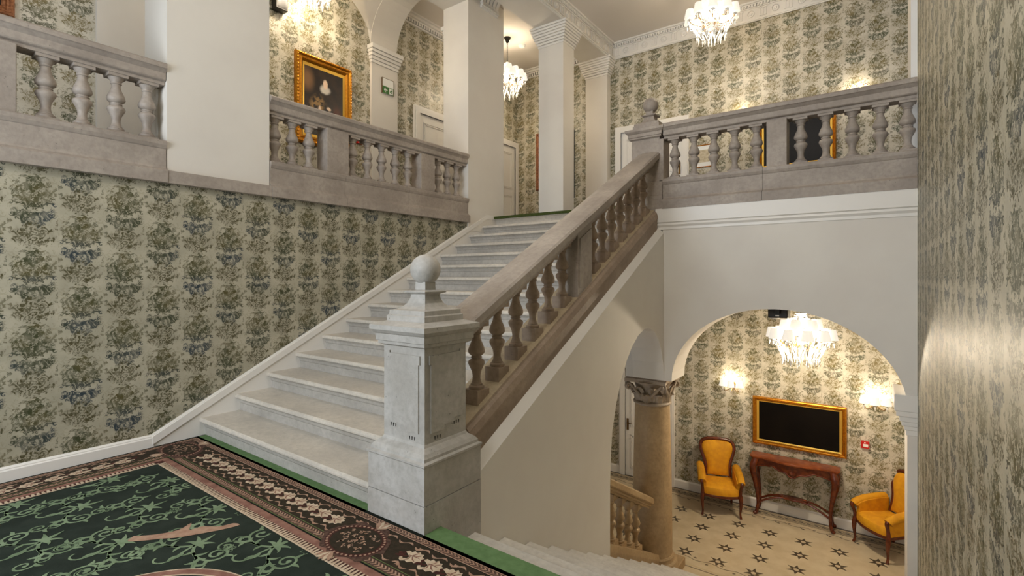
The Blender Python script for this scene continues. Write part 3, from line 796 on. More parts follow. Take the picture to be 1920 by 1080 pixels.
v.ribbon([(-2.2+0.03*i, yy+0.02*math.sin(i*0.03*2*math.pi/0.34)) for i in range(110)], 0.006, ZL+0.0012)
for i in range(20):
    x = -2.2+0.17*i; s = 1 if i%2 else -1; yc = yy+0.02*math.sin(i*0.17*2*math.pi/0.34)
    v.poly([(x+0.05+0.028*math.cos(a)*(1 if q%2 else .6), yc+s*0.04+0.024*math.sin(a)*(1 if q%2 else .6), ZL+0.0014) for q, a in enumerate([2*math.pi*w/10 for w in range(10)])])
stuff(v.build('vine_inlay', M['inlay2'], lower_floor))
MB().box(-2.1, 1.7, 6.70, 6.715, ZL-0.004, ZL+0.0012).build('border_strip', M['inlay2'], lower_floor)
MB().box(-2.1, 1.7, 6.74, 6.765, ZL-0.004, ZL+0.0012).build('border_strip', M['inlay3'], lower_floor)

# ================================================================== FRAMED SCREENS AND PICTURES
def frame_part(t, P, w, h, fw, depth, mat, mat2):
    """P(a, b, o): a across, b up from the centre, o out of the wall"""
    def side(A, B, C, D):
        # outer edge A-B, inner edge D-C, mitred; stepped gold section
        q = MB(); prof = [(0.0,0.0),(0.0,depth*0.55),(0.12,depth*0.9),(0.3,depth),(0.45,depth*0.72),(0.6,depth*0.66),(0.72,depth*0.8),(0.85,depth*0.62),(1.0,depth*0.35),(1.0,0.0)]
        n = len(prof); vs = []
        for (p0, p1) in ((A, D), (B, C)):
            for f, o in prof: vs.append(P(p0[0]+(p1[0]-p0[0])*f, p0[1]+(p1[1]-p0[1])*f, o))
        q.add(vs, [tuple(range(n-1,-1,-1)), tuple(range(n,2*n))]+[(i,(i+1)%n,(i+1)%n+n,i+n) for i in range(n)])
        q.build('frame_side', mat, t)
    W, H = w/2, h/2; o = [(-W,-H),(W,-H),(W,H),(-W,H)]; i_ = [(-W+fw,-H+fw),(W-fw,-H+fw),(W-fw,H-fw),(-W+fw,H-fw)]
    for k in range(4): side(o[k], o[(k+1)%4], i_[(k+1)%4], i_[k])
    if mat2:
        for k in range(4):
            a, b = i_[k], i_[(k+1)%4]; s = 0.92
            q = MB(); vs = [P(a[0]*1.0,a[1]*1.0,depth*0.42),P(b[0],b[1],depth*0.42),P(b[0]*s,b[1]*s,depth*0.3),P(a[0]*s,a[1]*s,depth*0.3)]
            q.add(vs, [(0,1,2,3)]); q.build('inner_slip', mat2, t)
def panel_part(t, name, P, w, h, o, mat):
    q = MB(); vs = [P(x,z,oo) for oo in (0.002,o) for x,z in ((-w/2,-h/2),(w/2,-h/2),(w/2,h/2),(-w/2,h/2))]
    q.add(vs, [(3,2,1,0),(4,5,6,7),(0,1,5,4),(1,2,6,5),(2,3,7,6),(3,0,4,7)]); return q.build(name, mat, t)
def far(cx_, cz): return lambda a, b, o: (cx_+a, YF-o, cz+b)
def gal(cy_, cz): return lambda a, b, o: (XG+o, cy_+a, cz+b)
t = thing('framed_screen', 'black screen in a wide gold frame above the carved console table', 'screen', (-0.99, YF, -1.28))
frame_part(t, far(-0.99,-0.893), 1.305, 0.78, 0.06, 0.06, M['gold'], M['gold2']); panel_part(t, 'screen_panel', far(-0.99,-0.893), 1.20, 0.68, 0.02, M['screen'])
panel_part(t, 'status_light', far(-0.99,-1.215), 0.012, 0.01, 0.03, M['white'])
t = thing('framed_screen', 'black screen in a gold frame behind the right gallery balusters', 'screen', (-1.013, YF, 3.24))
frame_part(t, far(-1.013,3.655), 1.08, 0.83, 0.05, 0.06, M['gold'], M['gold2']); panel_part(t, 'screen_panel', far(-1.013,3.655), 0.99, 0.74, 0.02, M['screen'])
t = thing('framed_print', 'small framed pale print with cream mount on the far upper wall', 'picture', (-2.44, YF, 3.42))
frame_part(t, far(-2.44,3.62), 0.30, 0.40, 0.018, 0.02, M['gold'], None); panel_part(t, 'mount', far(-2.44,3.62), 0.27, 0.37, 0.008, M['white']); panel_part(t, 'print', far(-2.44,3.62), 0.20, 0.22, 0.010, M['paper'])
t = thing('framed_picture', 'picture in a carved reddish gold frame half hidden behind the corridor column', 'picture', (-5.62, YF, 3.36))
frame_part(t, far(-5.62,3.98), 0.72, 1.24, 0.09, 0.05, M['copper'], None); panel_part(t, 'canvas', far(-5.62,3.98), 0.56, 1.08, 0.015, M['screen'])
t = thing('framed_picture', 'dark framed panel showing as a black edge between the corridor columns', 'picture', (-5.33, YF, 3.12))
panel_part(t, 'panel', far(-5.09,3.83), 0.10, 1.40, 0.05, M['black']); panel_part(t, 'frame_edge', far(-5.095,3.83), 0.12, 1.42, 0.03, M['screen'])
t = thing('framed_picture', 'wooden picture frame edge cut off at the top left corner', 'picture', (XG, 0.7, 3.9))
frame_part(t, gal(0.70,4.45), 0.60, 1.1, 0.09, 0.05, M['copper'], None); panel_part(t, 'canvas', gal(0.70,4.45), 0.44, 0.94, 0.015, M['screen'])
# portrait-sized dark painting: a generic sombre picture of a seated figure, soft patches only
def painting_mat(cy_, cz, w, h):
    m, nt, b = new_mat('dark_oil_painting'); s = nt.nodes.new('ShaderNodeSeparateXYZ'); p = pos(nt); nt.links.new(p, s.inputs[0])
    n1 = NX(nt, noise(nt, p, 6, 3)); n2 = NX(nt, noise(nt, p, 14, 4))
    U = (NX(nt, s.outputs[1])-cy_)/(w/2) + (n1-0.5)*0.12; V = (NX(nt, s.outputs[2])-cz)/(h/2) + (n2-0.5)*0.10
    def el(cx_, cy2, rx, ry, soft=0.4):
        a = (U-cx_)/rx; c = (V-cy2)/ry; return 1.0-(a*a+c*c).sqrt().step(1-soft, 1.0)
    c = mix(nt, n1.step(0.35,0.7), lin(30,23,20), lin(52,37,28))
    c = mix(nt, el(-0.75,0.55,0.4,0.45,0.8)*0.6, c, lin(150,112,76))
    c = mix(nt, el(0.62,-0.2,0.3,0.35,0.9)*0.5, c, lin(110,52,38))
    c = mix(nt, el(-0.25,-0.2,0.55,0.5,0.5)*(n2.step(0.42,0.55)*0.9), c, lin(160,126,76))
    c = mix(nt, el(0.12,-0.15,0.24,0.42,0.4)*0.7, c, lin(36,28,26))
    c = mix(nt, el(0.05,0.40,0.30,0.15,0.5)*0.92, c, lin(226,218,206))
    c = mix(nt, el(0.06,0.56,0.13,0.15,0.4)*0.95, c, lin(246,216,190))
    c = mix(nt, el(-0.2,-0.18,0.08,0.14,0.5)*0.9, c, lin(240,212,186))
    c = mix(nt, el(0.22,-0.1,0.14,0.07,0.5)*0.9, c, lin(240,212,186))
    nt.links.new(c, b.inputs['Base Color']); b.inputs['Roughness'].default_value = 0.35
    return m
t = thing('framed_painting', 'dark portrait of a seated figure in an ornate gold frame on the gallery wall', 'painting', (XG, 4.225, 3.37))
frame_part(t, gal(4.225,4.0), 0.91, 1.27, 0.115, 0.07, M['gold'], M['gold2']); panel_part(t, 'canvas', gal(4.225,4.0), 0.72, 1.08, 0.02, painting_mat(4.225,4.0,0.70,1.05))
fo = MB()
for k in range(26):
    for sg in (-1, 1):
        fo.sphere((XG+0.066, 4.225+sg*0.43, 3.42+k*0.0465), 0.016, 6, 4); fo.sphere((XG+0.066, 4.225-0.42+k*0.0335, 4.0+sg*0.61), 0.016, 6, 4)
stuff(fo.build('carved_ornament', M['gold'], t))

# ================================================================== SIGNS AND CALL POINTS
t = thing('exit_sign', 'green and white exit sign with arrow and running figure on the pilaster', 'sign', (XG+0.05, 5.35, 4.45))
PX = XG+0.05
def fl(name, m, rects, o, parent):
    q = MB()
    for (a0,a1,b0,b1) in rects: q.box(PX, PX+o, a0, a1, b0, b1)
    return q.build(name, m, parent)
fl('sign_body', M['white'], [(5.245,5.475,4.465,4.715)], 0.02, t)
sp = fl('sign_plate', M['green_sign'], [(5.25,5.47,4.468,4.585)], 0.023, t)
fl('sign_edge', M['brass'], [(5.245,5.475,4.713,4.718),(5.243,5.247,4.465,4.718),(5.473,5.477,4.465,4.718)], 0.022, t)
MB().prism([(5.27,4.527),(5.305,4.562),(5.318,4.562),(5.293,4.534),(5.345,4.534),(5.345,4.520),(5.293,4.520),(5.318,4.492),(5.305,4.492)], 'x', PX+0.023, PX+0.025).build('arrow', M['white'], t)
fl('doorway_symbol', M['white'], [(5.38,5.46,4.478,4.576)], 0.0245, t)
rm = MB(); q = lambda pts: rm.prism(pts, 'x', PX+0.0245, PX+0.026)
q([(5.405,4.535),(5.43,4.55),(5.44,4.545),(5.43,4.52),(5.42,4.512)]); q([(5.42,4.52),(5.448,4.51),(5.445,4.502),(5.42,4.508)]); q([(5.425,4.512),(5.445,4.49),(5.437,4.486),(5.412,4.51)])
q([(5.412,4.515),(5.40,4.495),(5.388,4.495),(5.39,4.502),(5.404,4.524)]); q([(5.43,4.548),(5.452,4.535),(5.448,4.53),(5.43,4.538)]); q([(5.405,4.54),(5.39,4.525),(5.394,4.52),(5.41,4.532)])
q([(5.438+0.009*math.cos(a*math.pi/4), 4.562+0.009*math.sin(a*math.pi/4)) for a in range(8)])
stuff(rm.build('running_figure', M['green_sign'], t))
t = thing('fire_call_point', 'red fire call point on the lower wall right of the gold framed screen', 'alarm', (-0.112, YF, -1.06))
panel_part(t, 'box', far(-0.112,-1.019), 0.10, 0.10, 0.045, M['red']); panel_part(t, 'glass_plate', far(-0.105,-1.025), 0.062, 0.042, 0.048, M['white']); panel_part(t, 'label_mark', far(-0.112,-0.985), 0.02, 0.012, 0.047, M['white'])
t = thing('fire_call_point', 'red fire call point on the gallery wall right of the portrait', 'alarm', (XG, 4.845, 3.56))
panel_part(t, 'box', gal(4.845,3.607), 0.10, 0.10, 0.05, M['red']); panel_part(t, 'glass_plate', gal(4.86,3.59), 0.055, 0.045, 0.053, M['white'])
t = thing('smoke_detector', 'round white smoke detector on the corridor ceiling', 'detector', (-5.6, 8.0, 6.03))
MB().lathe([(0.06,6.03),(0.065,6.01),(0.055,5.995),(0.02,5.985)], (-5.6,8.0,0), 20).build('housing', M['white'], t, smooth=True); MB().lathe([(0.075,6.031),(0.075,6.02)], (-5.6,8.0,0), 20).build('base', M['white'], t)
t = thing('wall_speaker', 'small black speaker mounted under the crown of the big arch', 'speaker', (-0.92, 6.72, 0.95))
MB().prism([(6.60,1.0),(6.84,0.965),(6.86,1.08),(6.62,1.16)], 'x', -1.03, -0.82).build('cabinet', M['black'], t, bevel=0.012)
MB().box(-0.95,-0.90,6.55,6.66,1.05,1.10).build('bracket', M['black'], t); MB().box(-0.95,-0.91,6.60,6.605,1.02,1.035).build('badge', M['white'], t)
t = thing('wall_speaker', 'dark box high on the gallery wall at the top edge above the portrait', 'speaker', (XG, 3.55, 5.05))
MB().box(XG, XG+0.12, 3.45, 3.62, 5.05, 5.3).build('cabinet', M['black'], t, bevel=0.01); MB().box(XG+0.12, XG+0.123, 3.47, 3.60, 5.07, 5.28).build('grille', M['screen'], t)

# ================================================================== DOORS
def door(name, P, w, h, handle_side, leaf_open=False):
    root = MB()
    def bx(mb, a0, a1, b0, b1, o0, o1):
        vs = [P(a,b,o) for o in (o0,o1) for a,b in ((a0,b0),(a1,b0),(a1,b1),(a0,b1))]
        mb.add(vs, [(3,2,1,0),(4,5,6,7),(0,1,5,4),(1,2,6,5),(2,3,7,6),(3,0,4,7)])
    W = w/2; c = 0.12
    bx(root, -W+c-0.005, W-c+0.005, 0.005, h-c+0.005, 0.0, 0.022)
    o = root.build(name, M['trim']); struct(o)
    f = MB()
    for d, oo in ((0.0,0.045),(0.025,0.055),(0.085,0.035)):
        e = c
        bx(f, -W+d, -W+e, 0, h-d, 0, oo); bx(f, W-e, W-d, 0, h-d, 0, oo); bx(f, -W+e, W-e, h-e, h-d, 0, oo)
    fr = f.build('door_frame', M['trim'], o)
    iw = W-c
    for (b0, b1) in ((0.95, h-c-0.14), (0.16, 0.80)):
        q = MB(); s = 0.11
        for d in (0.0, 0.028):
            a0, a1, c0, c1 = -iw+s+d, iw-s-d, b0+d, b1-d; k = 0.012
            bx(q, a0, a1, c0, c0+k, 0.02, 0.032); bx(q, a0, a1, c1-k, c1, 0.02, 0.032); bx(q, a0, a0+k, c0, c1, 0.02, 0.032); bx(q, a1-k, a1, c0, c1, 0.02, 0.032)
        q.build('door_panel', M['trim'], o)
    s = handle_side; hx = s*(iw-0.05)
    q = MB(); bx(q, hx-0.02, hx+0.02, 0.88, 1.10, 0.02, 0.03); hp = q.build('door_handle', M['brass'], o)
    MB().tube([P(hx,1.02,0.03),P(hx,1.02,0.07),P(hx-s*0.03,1.02,0.075),P(hx-s*0.11,1.015,0.07)], [0.009,0.009,0.009,0.007], 8).build('lever', M['brass'], hp, smooth=True)
    return o
door('door_1', lambda a, b, o: (-3.49+a, YF-o, ZL+b), 1.07, 2.20, -1)
door('door_2', lambda a, b, o: (-3.40+a, YF-o, ZU+b), 1.42, 1.93, 1)
door('door_3', lambda a, b, o: (XG+o, 6.52+a, ZU+b), 1.09, 2.02, -1)
door('door_4', lambda a, b, o: (XG+o, 8.58+a, ZU+b), 1.02, 2.0, -1)

# ================================================================== CONSOLE TABLE
def smooth_pts(ctrl, n):
    """Catmull-Rom through control points (any dimension)"""
    out = []; P = [ctrl[0]]+list(ctrl)+[ctrl[-1]]
    for i in range(1, len(P)-2):
        for k in range(n):
            t = k/n; a = []
            for d in range(len(P[0])):
                p0, p1, p2, p3 = P[i-1][d], P[i][d], P[i+1][d], P[i+2][d]
                a.append(0.5*((2*p1)+(-p0+p2)*t+(2*p0-5*p1+4*p2-p3)*t*t+(-p0+3*p1-3*p2+p3)*t**3))
            out.append(tuple(a))
    out.append(tuple(ctrl[-1])); return out
ct = thing('console_table', 'carved mahogany console table with cabriole legs below the gold framed screen', 'table', (-1.03, 8.93, ZL))
HT = 0.94
tp = [(-0.62,0.15),(-0.62,-0.05)] + smooth_pts([(-0.62,-0.06),(-0.58,-0.12),(-0.48,-0.10),(-0.33,-0.13),(-0.15,-0.18),(0,-0.19),(0.15,-0.18),(0.33,-0.13),(0.48,-0.10),(0.58,-0.12),(0.62,-0.06)], 5) + [(0.62,0.15)]
MB().prism(tp, 'z', HT-0.03, HT).build('tabletop', M['wood_top'], ct, local=True, bevel=0.006)
def inset(poly, k): return [(x*k, (y-0.15)*k+0.15) for x, y in poly]
MB().prism(inset(tp,0.97), 'z', HT-0.05, HT-0.03).build('top_moulding', M['wood'], ct, local=True)
# apron with scalloped lower edge following the serpentine front
ap = MB(); fr = smooth_pts([(-0.52,-0.07),(-0.33,-0.095),(-0.15,-0.14),(0,-0.15),(0.15,-0.14),(0.33,-0.095),(0.52,-0.07)], 6); n = len(fr)
def apz(x): ax = abs(x); return HT-0.05-(0.085+0.075*max(0,math.cos(min(ax/0.2,1)*math.pi/2))**1.0+0.02*math.cos(ax*32)*(ax<0.3) + (0.04*max(0,(ax-0.38)/0.14)))
vs = []
for x, y in fr: vs += [(x,y,HT-0.05),(x,y,apz(x)),(x,y+0.03,HT-0.05),(x,y+0.03,apz(x))]
fs = []
for i in range(n-1):
    a = i*4; b = a+4; fs += [(a,a+1,b+1,b),(a+2,b+2,b+3,a+3),(a+1,a+3,b+3,b+1),(a,b,b+2,a+2)]
ap.add(vs, fs); ao = ap.build('apron', M['wood'], ct, local=True, smooth=True)
MB().tube([(x, y-0.008, apz(x)+0.008) for x, y in fr], 0.012, 6).build('carved_edge', M['wood'], ao, local=True, smooth=True)
sh_ = MB()
for k in range(7):
    a = R(200+k*23.3); sh_.tube([(0,-0.155,HT-0.13),(0.035*math.cos(a),-0.17,HT-0.13+0.035*math.sin(a)),(0.06*math.cos(a),-0.16,HT-0.13+0.06*math.sin(a))], [0.008,0.013,0.006], 6)
stuff(sh_.build('carved_shell', M['wood'], ao, local=True, smooth=True))
for sx in (-1, 1):
    MB().box(sx*0.52-0.012, sx*0.52+0.012, -0.06, 0.12, HT-0.14, HT-0.05).build('side_apron', M['wood'], ct, local=True)
    for fy in (-1, 1):
        y0 = -0.075 if fy < 0 else 0.11; oy = -1 if fy < 0 else 0.35
        c = [(sx*0.53,y0,HT-0.05),(sx*0.555,y0+oy*0.03,HT-0.14),(sx*0.56,y0+oy*0.04,HT-0.24),(sx*0.53,y0+oy*0.02,HT-0.42),(sx*0.505,y0,HT-0.60),(sx*0.495,y0-oy*0.005,HT-0.76),(sx*0.51,y0+oy*0.01,HT-0.88),(sx*0.53,y0+oy*0.035,HT-0.925)]
        rr = [0.048,0.056,0.052,0.037,0.028,0.024,0.026,0.024]
        pts = smooth_pts([a+(b,) for a, b in zip(c, rr)], 4)
        lg_ = MB().tube([p[:3] for p in pts], [p[3] for p in pts], 10).sphere((sx*0.535,y0+oy*0.04,0.028), 0.03, 10, 6, 0.9).build('leg', M['wood'], ct, local=True, smooth=True)
        MB().tube([(sx*0.56,y0+oy*0.05,HT-0.10),(sx*0.585,y0+oy*0.07,HT-0.17),(sx*0.575,y0+oy*0.06,HT-0.26),(sx*0.545,y0+oy*0.04,HT-0.33)], [0.012,0.026,0.02,0.006], 8).build('knee_carving', M['wood'], lg_, local=True, smooth=True)
for fy in (-1, 1):
    y0 = -0.075 if fy < 0 else 0.10
    pts = smooth_pts([(-0.50,y0,0.19),(-0.36,y0*0.9+0.0,0.27),(-0.2,y0*0.6,0.325),(0,y0*0.45+0.01,0.335),(0.2,y0*0.6,0.325),(0.36,y0*0.9,0.27),(0.50,y0,0.19)], 5)
    MB().tube(pts, 0.017, 8).build('stretcher', M['wood'], ct, local=True, smooth=True)
MB().prism([(0.20*math.cos(a*math.pi/12), 0.012+0.085*math.sin(a*math.pi/12)) for a in range(24)], 'z', 0.325, 0.352).build('oval_shelf', M['wood'], ct, local=True, bevel=0.008)

# ================================================================== ARMCHAIRS
def armchair(label, loc, rz):
    t = thing('armchair', label, 'armchair', loc, rz, 'mustard armchairs')
    # outline of the balloon back (x, z), right half from the seat up
    half = smooth_pts([(0.19,0.47),(0.185,0.58),(0.20,0.70),(0.245,0.83),(0.265,0.93),(0.235,1.01),(0.15,1.045),(0.0,1.055)], 5)
    out = half + [(-x, z) for x, z in reversed(half[:-1])]
    def back_y(z): return 0.235+0.16*max(0,(z-0.45))/0.6*1.0
    MB().tube([(x, back_y(z), z) for x, z in out], 0.031, 10).build('back_frame', M['wood'], t, local=True, smooth=True)
    # padded back
    n = len(out); cxz = (0, 0.76); q = MB(); vs = []; fs = []
    rings = [(1.0,0.0),(0.97,0.03),(0.85,0.055),(0.6,0.07),(0.3,0.075),(0.02,0.076)]
    for k, bulge in rings:
        for x, z in out: 
            xx = cxz[0]+(x-cxz[0])*k*0.95; zz = cxz[1]+(z-cxz[1])*k*0.96; vs.append((xx, back_y(zz)-bulge+0.01, zz))
    for i in range(len(rings)-1):
        for j in range(n):
            a = i*n+j; b = i*n+(j+1)%n; fs.append((a,b,b+n,a+n))
    m0 = len(vs)
    for x, z in out: vs.append((x*0.95, back_y(z)+0.03, cxz[1]+(z-cxz[1])*0.96))
    for j in range(n): fs.append((j, (j+1)%n, m0+(j+1)%n, m0+j))
    fs.append(tuple(range(m0, m0+n)))
    q.add(vs, fs); q.build('back_pad', M['mustard'], t, local=True, smooth=True)
    # seat: bowed front
    sp = smooth_pts([(-0.285,-0.22),(-0.15,-0.275),(0,-0.295),(0.15,-0.275),(0.285,-0.22)], 6); seat = sp+[(0.235,0.27),(-0.235,0.27)]
    q = MB(); rings = [(1.0,0.345),(1.015,0.38),(1.01,0.42),(0.95,0.452),(0.75,0.475),(0.4,0.485),(0.02,0.487)]; n = len(seat); vs = []; fs = []
    for k, z in rings: vs += [(x*k, y*k, z) for x, y in seat]
    for i in range(len(rings)-1):
        for j in range(n): a = i*n+j; b = i*n+(j+1)%n; fs.append((a,b,b+n,a+n))
    fs.append(tuple(range(n-1,-1,-1))); q.add(vs, fs); q.build('seat_cushion', M['mustard'], t, local=True, smooth=True)
    rail = [(x*1.02,y*1.02) for x,y in seat]
    MB().prism(rail, 'z', 0.305, 0.35).build('seat_rail', M['wood'], t, local=True, bevel=0.008)
    for sx in (-1, 1):
        # arm pad: padded side panel with a rolled top
        pr = smooth_pts([(0.24,0.68),(0.10,0.675),(-0.08,0.655),(-0.20,0.62),(-0.25,0.585)], 5)
        MB().tube([(sx*(0.285+0.02*(0.24-y)), y, z-0.035) for y, z in pr], [0.058]*len(pr), 12, 0.9).build('arm_roll', M['mustard'], t, local=True, smooth=True)
        side_ = [(0.25,0.40),(0.25,0.65)]+[(y, z-0.03) for y, z in pr]+[(-0.215,0.52),(-0.225,0.40)]
        MB().prism(side_, 'x', sx*0.252-0.028, sx*0.252+0.028).build('arm_panel', M['mustard'], t, local=True, bevel=0.012)
        ps = smooth_pts([(sx*0.30,-0.255,0.575,0.022),(sx*0.297,-0.275,0.54,0.026),(sx*0.285,-0.25,0.46,0.022),(sx*0.28,-0.235,0.38,0.026),(sx*0.28,-0.235,0.31,0.028)], 5)
        MB().tube([p[:3] for p in ps], [p[3] for p in ps], 10).build('arm_post', M['wood'], t, local=True, smooth=True)
        ps = smooth_pts([(sx*0.28,-0.235,0.36,0.032),(sx*0.288,-0.248,0.27,0.03),(sx*0.285,-0.25,0.18,0.022),(sx*0.278,-0.242,0.08,0.016),(sx*0.285,-0.255,0.02,0.018),(sx*0.29,-0.265,0.004,0.016)], 5)
        MB().tube([p[:3] for p in ps], [p[3] for p in ps], 10).build('leg', M['wood'], t, local=True, smooth=True)
        ps = smooth_pts([(sx*0.215,0.245,0.40,0.026),(sx*0.215,0.25,0.25,0.024),(sx*0.22,0.285,0.1,0.02),(sx*0.225,0.315,0.003,0.018)], 5)
        MB().tube([p[:3] for p in ps], [p[3] for p in ps], 10).build('leg', M['wood'], t, local=True, smooth=True)
    return t
armchair('mustard armchair with mahogany frame on the left of the console table', (-2.06, 8.62, ZL), R(20))
armchair('mustard armchair turned towards the table, cut off by the white arch pilaster', (0.14, 8.70, ZL), R(-48))

# ================================================================== CHANDELIERS, SCONCES
def shade_mesh(r0, r1, h, name='lamp_shade'):
    m = MB(); m.lathe([(r0,0),(r0*0.98,h*0.04),(r1*1.03,h*0.96),(r1,h),(r1*0.5,h*0.985)], (0,0,0), 16); return m.mesh(name, M['shade'], smooth=True)
sh_big = shade_mesh(0.078, 0.05, 0.125)
drop_me = MB().lathe([(0.001,0.0),(0.006,0.006),(0.005,0.012),(0.004,0.02),(0.012,0.045),(0.015,0.06),(0.012,0.074),(0.001,0.085)], (0,0,-0.085), 6).mesh('crystal_drop', M['crystal'])
bead_r = 0.0085
def beads(p0, p1, sag, n):
    m = MB()
    for i in range(n+1):
        t = i/n; m.sphere((p0[0]+(p1[0]-p0[0])*t, p0[1]+(p1[1]-p0[1])*t, p0[2]+(p1[2]-p0[2])*t-sag*4*t*(1-t)), bead_r, 6, 4)
    return m
def chandelier(label, loc, z_top, z_ceiling, chain=True, power=60, scale=1.0, rose_dark=True):
    """loc = centre of the glass body; local z = 0 is the plane of the outer shades' rims"""
    t = thing('chandelier', label, 'chandelier', loc, group='crystal chandeliers')
    k = scale; H = (z_ceiling-loc[2])
    L = lambda mb, n_, m_, sm=True, par=None: mb.build(n_, M[m_], par or t, smooth=sm, local=True)
    L(MB().lathe([(0.0015,H-0.10),(0.02,H-0.10),(0.03,H-0.075),(0.045,H-0.04),(0.062,H-0.02),(0.065,H)], (0,0,0), 20), 'ceiling_rose', 'black')
    # chain
    ch = MB(); z = H-0.10; i = 0; zend = 0.36*k
    while z > zend:
        a = 0 if i%2 else math.pi/2
        pts = [(0.011*math.cos(2*math.pi*j/10)*math.cos(a), 0.011*math.cos(2*math.pi*j/10)*math.sin(a), z-0.018+0.019*math.sin(2*math.pi*j/10)) for j in range(11)]
        ch.tube(pts, 0.0028, 5); z -= 0.03; i += 1
    stuff(L(ch, 'chain', 'black'))
    L(MB().lathe([(0.006,0.38*k),(0.022*k,0.36*k),(0.058*k,0.335*k),(0.062*k,0.325*k),(0.03*k,0.30*k),(0.02*k,0.24*k),(0.03*k,0.2*k),(0.018*k,0.12*k),(0.022*k,0.02*k),(0.05*k,-0.03*k),(0.06*k,-0.06*k),(0.03*k,-0.10*k),(0.012*k,-0.16*k),(0.02*k,-0.19*k),(0.002,-0.22*k)], (0,0,0), 14), 'stem', 'crystal')
    tiers = [(10, 0.325*k, -0.005*k, 0.0), (6, 0.175*k, 0.115*k, 0.3)]
    for n, rad, z0, ph in tiers:
        for j in range(n):
            a = 2*math.pi*j/n+ph; ca, sa = math.cos(a), math.sin(a)
            pr = smooth_pts([(0.02*k,-0.02*k),(0.35*rad,-0.10*k),(0.7*rad,-0.105*k+z0*0.3),(0.95*rad,-0.06*k+z0*0.8),(rad,-0.02*k+z0)], 4)
            ar_ = L(MB().tube([(p*ca,p*sa,q) for p,q in pr], 0.006*k, 6), 'arm', 'brass')
            L(MB().lathe([(0.004,-0.028*k+z0),(0.03*k,-0.02*k+z0),(0.036*k,-0.012*k+z0),(0.01*k,-0.01*k+z0)], (rad*ca,rad*sa,0), 10), 'drip_pan', 'crystal', True, ar_)
            L(MB().lathe([(0.009*k,-0.012*k+z0),(0.009*k,0.05*k+z0)], (rad*ca,rad*sa,0), 8), 'candle_sleeve', 'candle', True, ar_)
            inst(sh_big, 'lamp_shade', t, (rad*ca, rad*sa, z0+0.012*k), (0,0,a), (k,k,k))
            for s in range(3 if n == 10 else 1):
                b = a+(s-1)*2.1; inst(drop_me, 'crystal_drop', t, (rad*ca+0.032*k*math.cos(b), rad*sa+0.032*k*math.sin(b), z0-0.016*k), (0,0,b), (k*0.8,)*3)
    # swags of beads and hanging drops
    N = 14
    for j in range(N):
        a = 2*math.pi*j/N; b = 2*math.pi*(j+0.5)/N; c = 2*math.pi*(j+1)/N
        r1, r2 = 0.30*k, 0.205*k
        p0 = (r1*math.cos(a), r1*math.sin(a), -0.045*k); p1 = (r2*math.cos(b), r2*math.sin(b), -0.245*k); p2 = (r1*math.cos(c), r1*math.sin(c), -0.045*k)
        L(beads(p0, p1, 0.0, 14), 'bead_string', 'crystal', False); L(beads(p1, p2, 0.0, 14), 'bead_string', 'crystal', False)
        inst(drop_me, 'crystal_drop', t, p1, (0,0,b), (k,)*3)
        r3 = 0.12*k; p3 = (r3*math.cos(a), r3*math.sin(a), -0.285*k)
        if j%2 == 0:
            L(beads((0.2*k*math.cos(a),0.2*k*math.sin(a),-0.08*k), p3, 0.0, 12), 'bead_string', 'crystal', False)
            inst(drop_me, 'crystal_drop', t, p3, (0,0,a), (k,)*3)
    for j in range(8):
        a = 2*math.pi*j/8; p0 = (0.055*k*math.cos(a),0.055*k*math.sin(a),0.325*k); p1 = (0.165*k*math.cos(a),0.165*k*math.sin(a),0.10*k)
        L(beads(p0, p1, 0.04*k, 12), 'bead_string', 'crystal', False)
    d = bpy.data.lights.new('chandelier_bulb', 'POINT'); d.energy = power; d.color = (1.0, 0.85, 0.64); d.shadow_soft_size = 0.10
    o = bpy.data.objects.new('chandelier_bulb', d); col.objects.link(o); o.parent = t; o.location = (0, 0, 0.03*k)
    return t
chandelier('crystal chandelier with white shades in front of the upper far wall', (-1.93, 7.6, 5.27), 0, ZC, power=70, scale=0.98)
chandelier('crystal chandelier on a chain in the corridor beside the tall white pillar', (-5.64, 7.57, 5.22), 0, 6.03, power=50, scale=0.96)
chandelier('crystal chandelier cut off at the top edge above the portrait', (-5.98, 3.77, 5.37), 0, 6.02, power=75, scale=0.85)
chandelier('crystal chandelier with white shades framed by the big lower arch', (-0.79, 7.6, 0.66), 0, ZU-0.25, power=200, scale=1.05)

